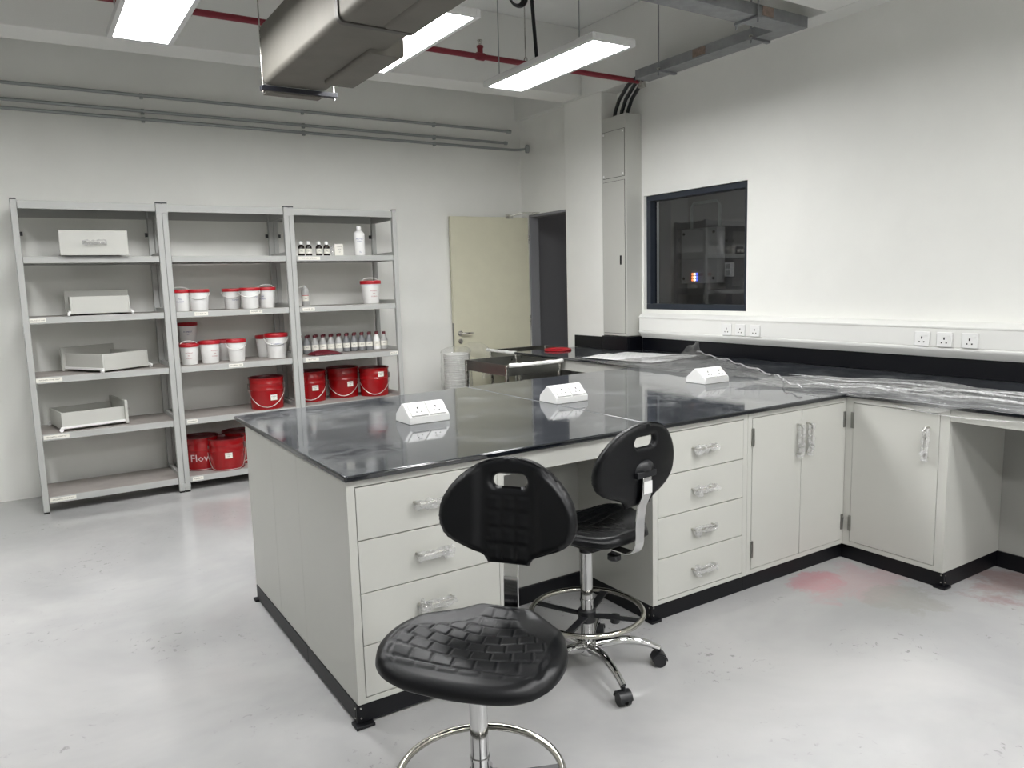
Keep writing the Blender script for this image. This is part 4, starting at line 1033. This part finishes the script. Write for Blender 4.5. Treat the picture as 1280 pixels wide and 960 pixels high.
def stool():
    t = thing('lab_stool', '', 'stool', (0, 0, 0), 0, 'black lab stools on chrome bases')
    s = seat_mesh(); bmesh.ops.translate(s.bm, verts=s.bm.verts[:], vec=(0, 0, .612)); s.build('seat', 'pu', t, sharp=180)
    b = back_mesh().build('backrest', 'pu', t, sharp=75)
    MB().grid(16, 8, lambda u, v: (.052*math.cos(PI*u)*math.cos(v*PI/2*.9), -.298-.030*math.sin(v*PI/2)*(.3+.7*math.sin(PI*u)), .868+.045*math.sin(PI*u)*math.cos(v*PI/2*.9))).box(-.05, .05, -.315, -.285, .848, .872).build('back_bracket', 'black', b, bevel=.003)
    MB().ribbon([(0, -.02, .548), (0, -.18, .545)] + [(0, -.22-.055*math.sin(a), .60-.055*math.cos(a)) for a in [i*PI/2/7 for i in range(8)]] + [(0, -.278, .68), (0, -.288, .74), (0, -.308, .78), (0, -.312, .85)], .046, .008).build('back_bar', 'chrome', t, bevel=.002)
    MB().box(-.022, .022, -.318, -.3165, .79, .835).build('bar_sticker', 'fix', t)
    MB().box(-.085, .085, -.12, .09, .536, .556).build('seat_plate', 'black', t, bevel=.004)
    MB().tube([(.05, .03, .535), (.15, .04, .532), (.20, .04, .525)], .006, 8).build('height_lever', 'black', t)
    MB().cyl((0, -.15, .545), (0, -.15, .52), .012, 10).lathe([(.02, .498), (.026, .502), (.026, .52), (.02, .524)], 14, (0, -.15)).build('adjust_knob', 'black', t)
    MB().cyl((0, 0, .50), (0, 0, .54), .013, 16).build('piston_rod', 'steel', t)
    MB().cyl((0, 0, .492), (0, 0, .506), .027, 20).build('collar', 'black', t)
    MB().cyl((0, 0, .30), (0, 0, .495), .0245, 24).build('gas_column', 'chrome', t)
    MB().cyl((0, 0, .10), (0, 0, .298), .026, 24, .0255).cyl((0, 0, .292), (0, 0, .30), .0275, 24).build('outer_column', 'chrome', t)
    rg = MB().ring((0, 0, .245), .222, .0105, 72, 10).build('foot_ring', 'ringm', t)
    for k in range(4):
        a = math.radians(25+90*k); c, s_ = math.cos(a), math.sin(a)
        MB().ribbon([(.03*c, .03*s_, .232), (.215*c, .215*s_, .243)], .030, .006, (-s_, c, 0)).build('ring_spoke', 'black', t)
    MB().lathe([(.034, .205), (.036, .21), (.036, .252), (.032, .256)], 20).build('ring_hub', 'black', t)
    MB().cyl((.03, -.03, .225), (.065, -.065, .225), .011, 10).lathe([(.0, .20), (.018, .20), (.02, .205), (.02, .23), (.0, .235)], 12, (.078, -.078)).build('ring_knob', 'black', t)
    MB().lathe([(.034, .07), (.038, .078), (.038, .115), (.03, .125)], 20).build('base_hub', 'chrome', t)
    for k in range(5):
        a = math.radians(72*k); c, s_ = math.cos(a), math.sin(a); pts = []; rs = []
        for i in range(9):
            f = i/8; r = .03+.26*f; pts.append((r*c, r*s_, .102+.028*math.sin(f*2.2)-.05*f**2.2)); rs.append(.021-.008*f)
        lg = MB().tube(pts, .02, 10, rs=rs).build('base_arm', 'chrome', t)
        cx, cy = .29*c, .29*s_; sd = Vector((-s_, c, 0))
        m = MB()
        for sg in (-1, 1):
            p = Vector((cx, cy, .026))+sd*(sg*.008); m.cyl(p, p+sd*(sg*.014), .026, 18)
        m.cyl((cx, cy, .05), (cx, cy, .075), .008, 8)
        hood = [Vector((cx, cy, .028))+Vector((c, s_, 0))*(.029*math.cos(q))+Vector((0, 0, .029*math.sin(q))) for q in [i*PI/10 for i in range(11)]]
        m.ribbon(hood, .05, .004, sd)
        m.build('caster', 'black', lg)
    return t
ST = stool()
ST['label'] = 'black lab stool in the foreground, its backrest facing the camera'
f1 = math.atan2(-.61, -.79)
ST.location = (.925, 1.655, 0); ST.rotation_euler = (0, 0, f1-PI/2)
for c in list(ST.children):
    if c.name.startswith('ring_knob'): c.rotation_euler = (0, 0, math.radians(-24))
s2 = dup(ST, 'black lab stool at the island knee space, seen from behind', (1.79, 2.29, 0), math.atan2(.99, -.117)-PI/2)
# turn the star base of the second stool to the photo's caster directions
for c in list(s2.children):
    if c.name.startswith('ring_knob'): c.rotation_euler = (0, 0, 0)
    if c.name.startswith('base_arm'): c.rotation_euler = (0, 0, math.radians(-36.5))
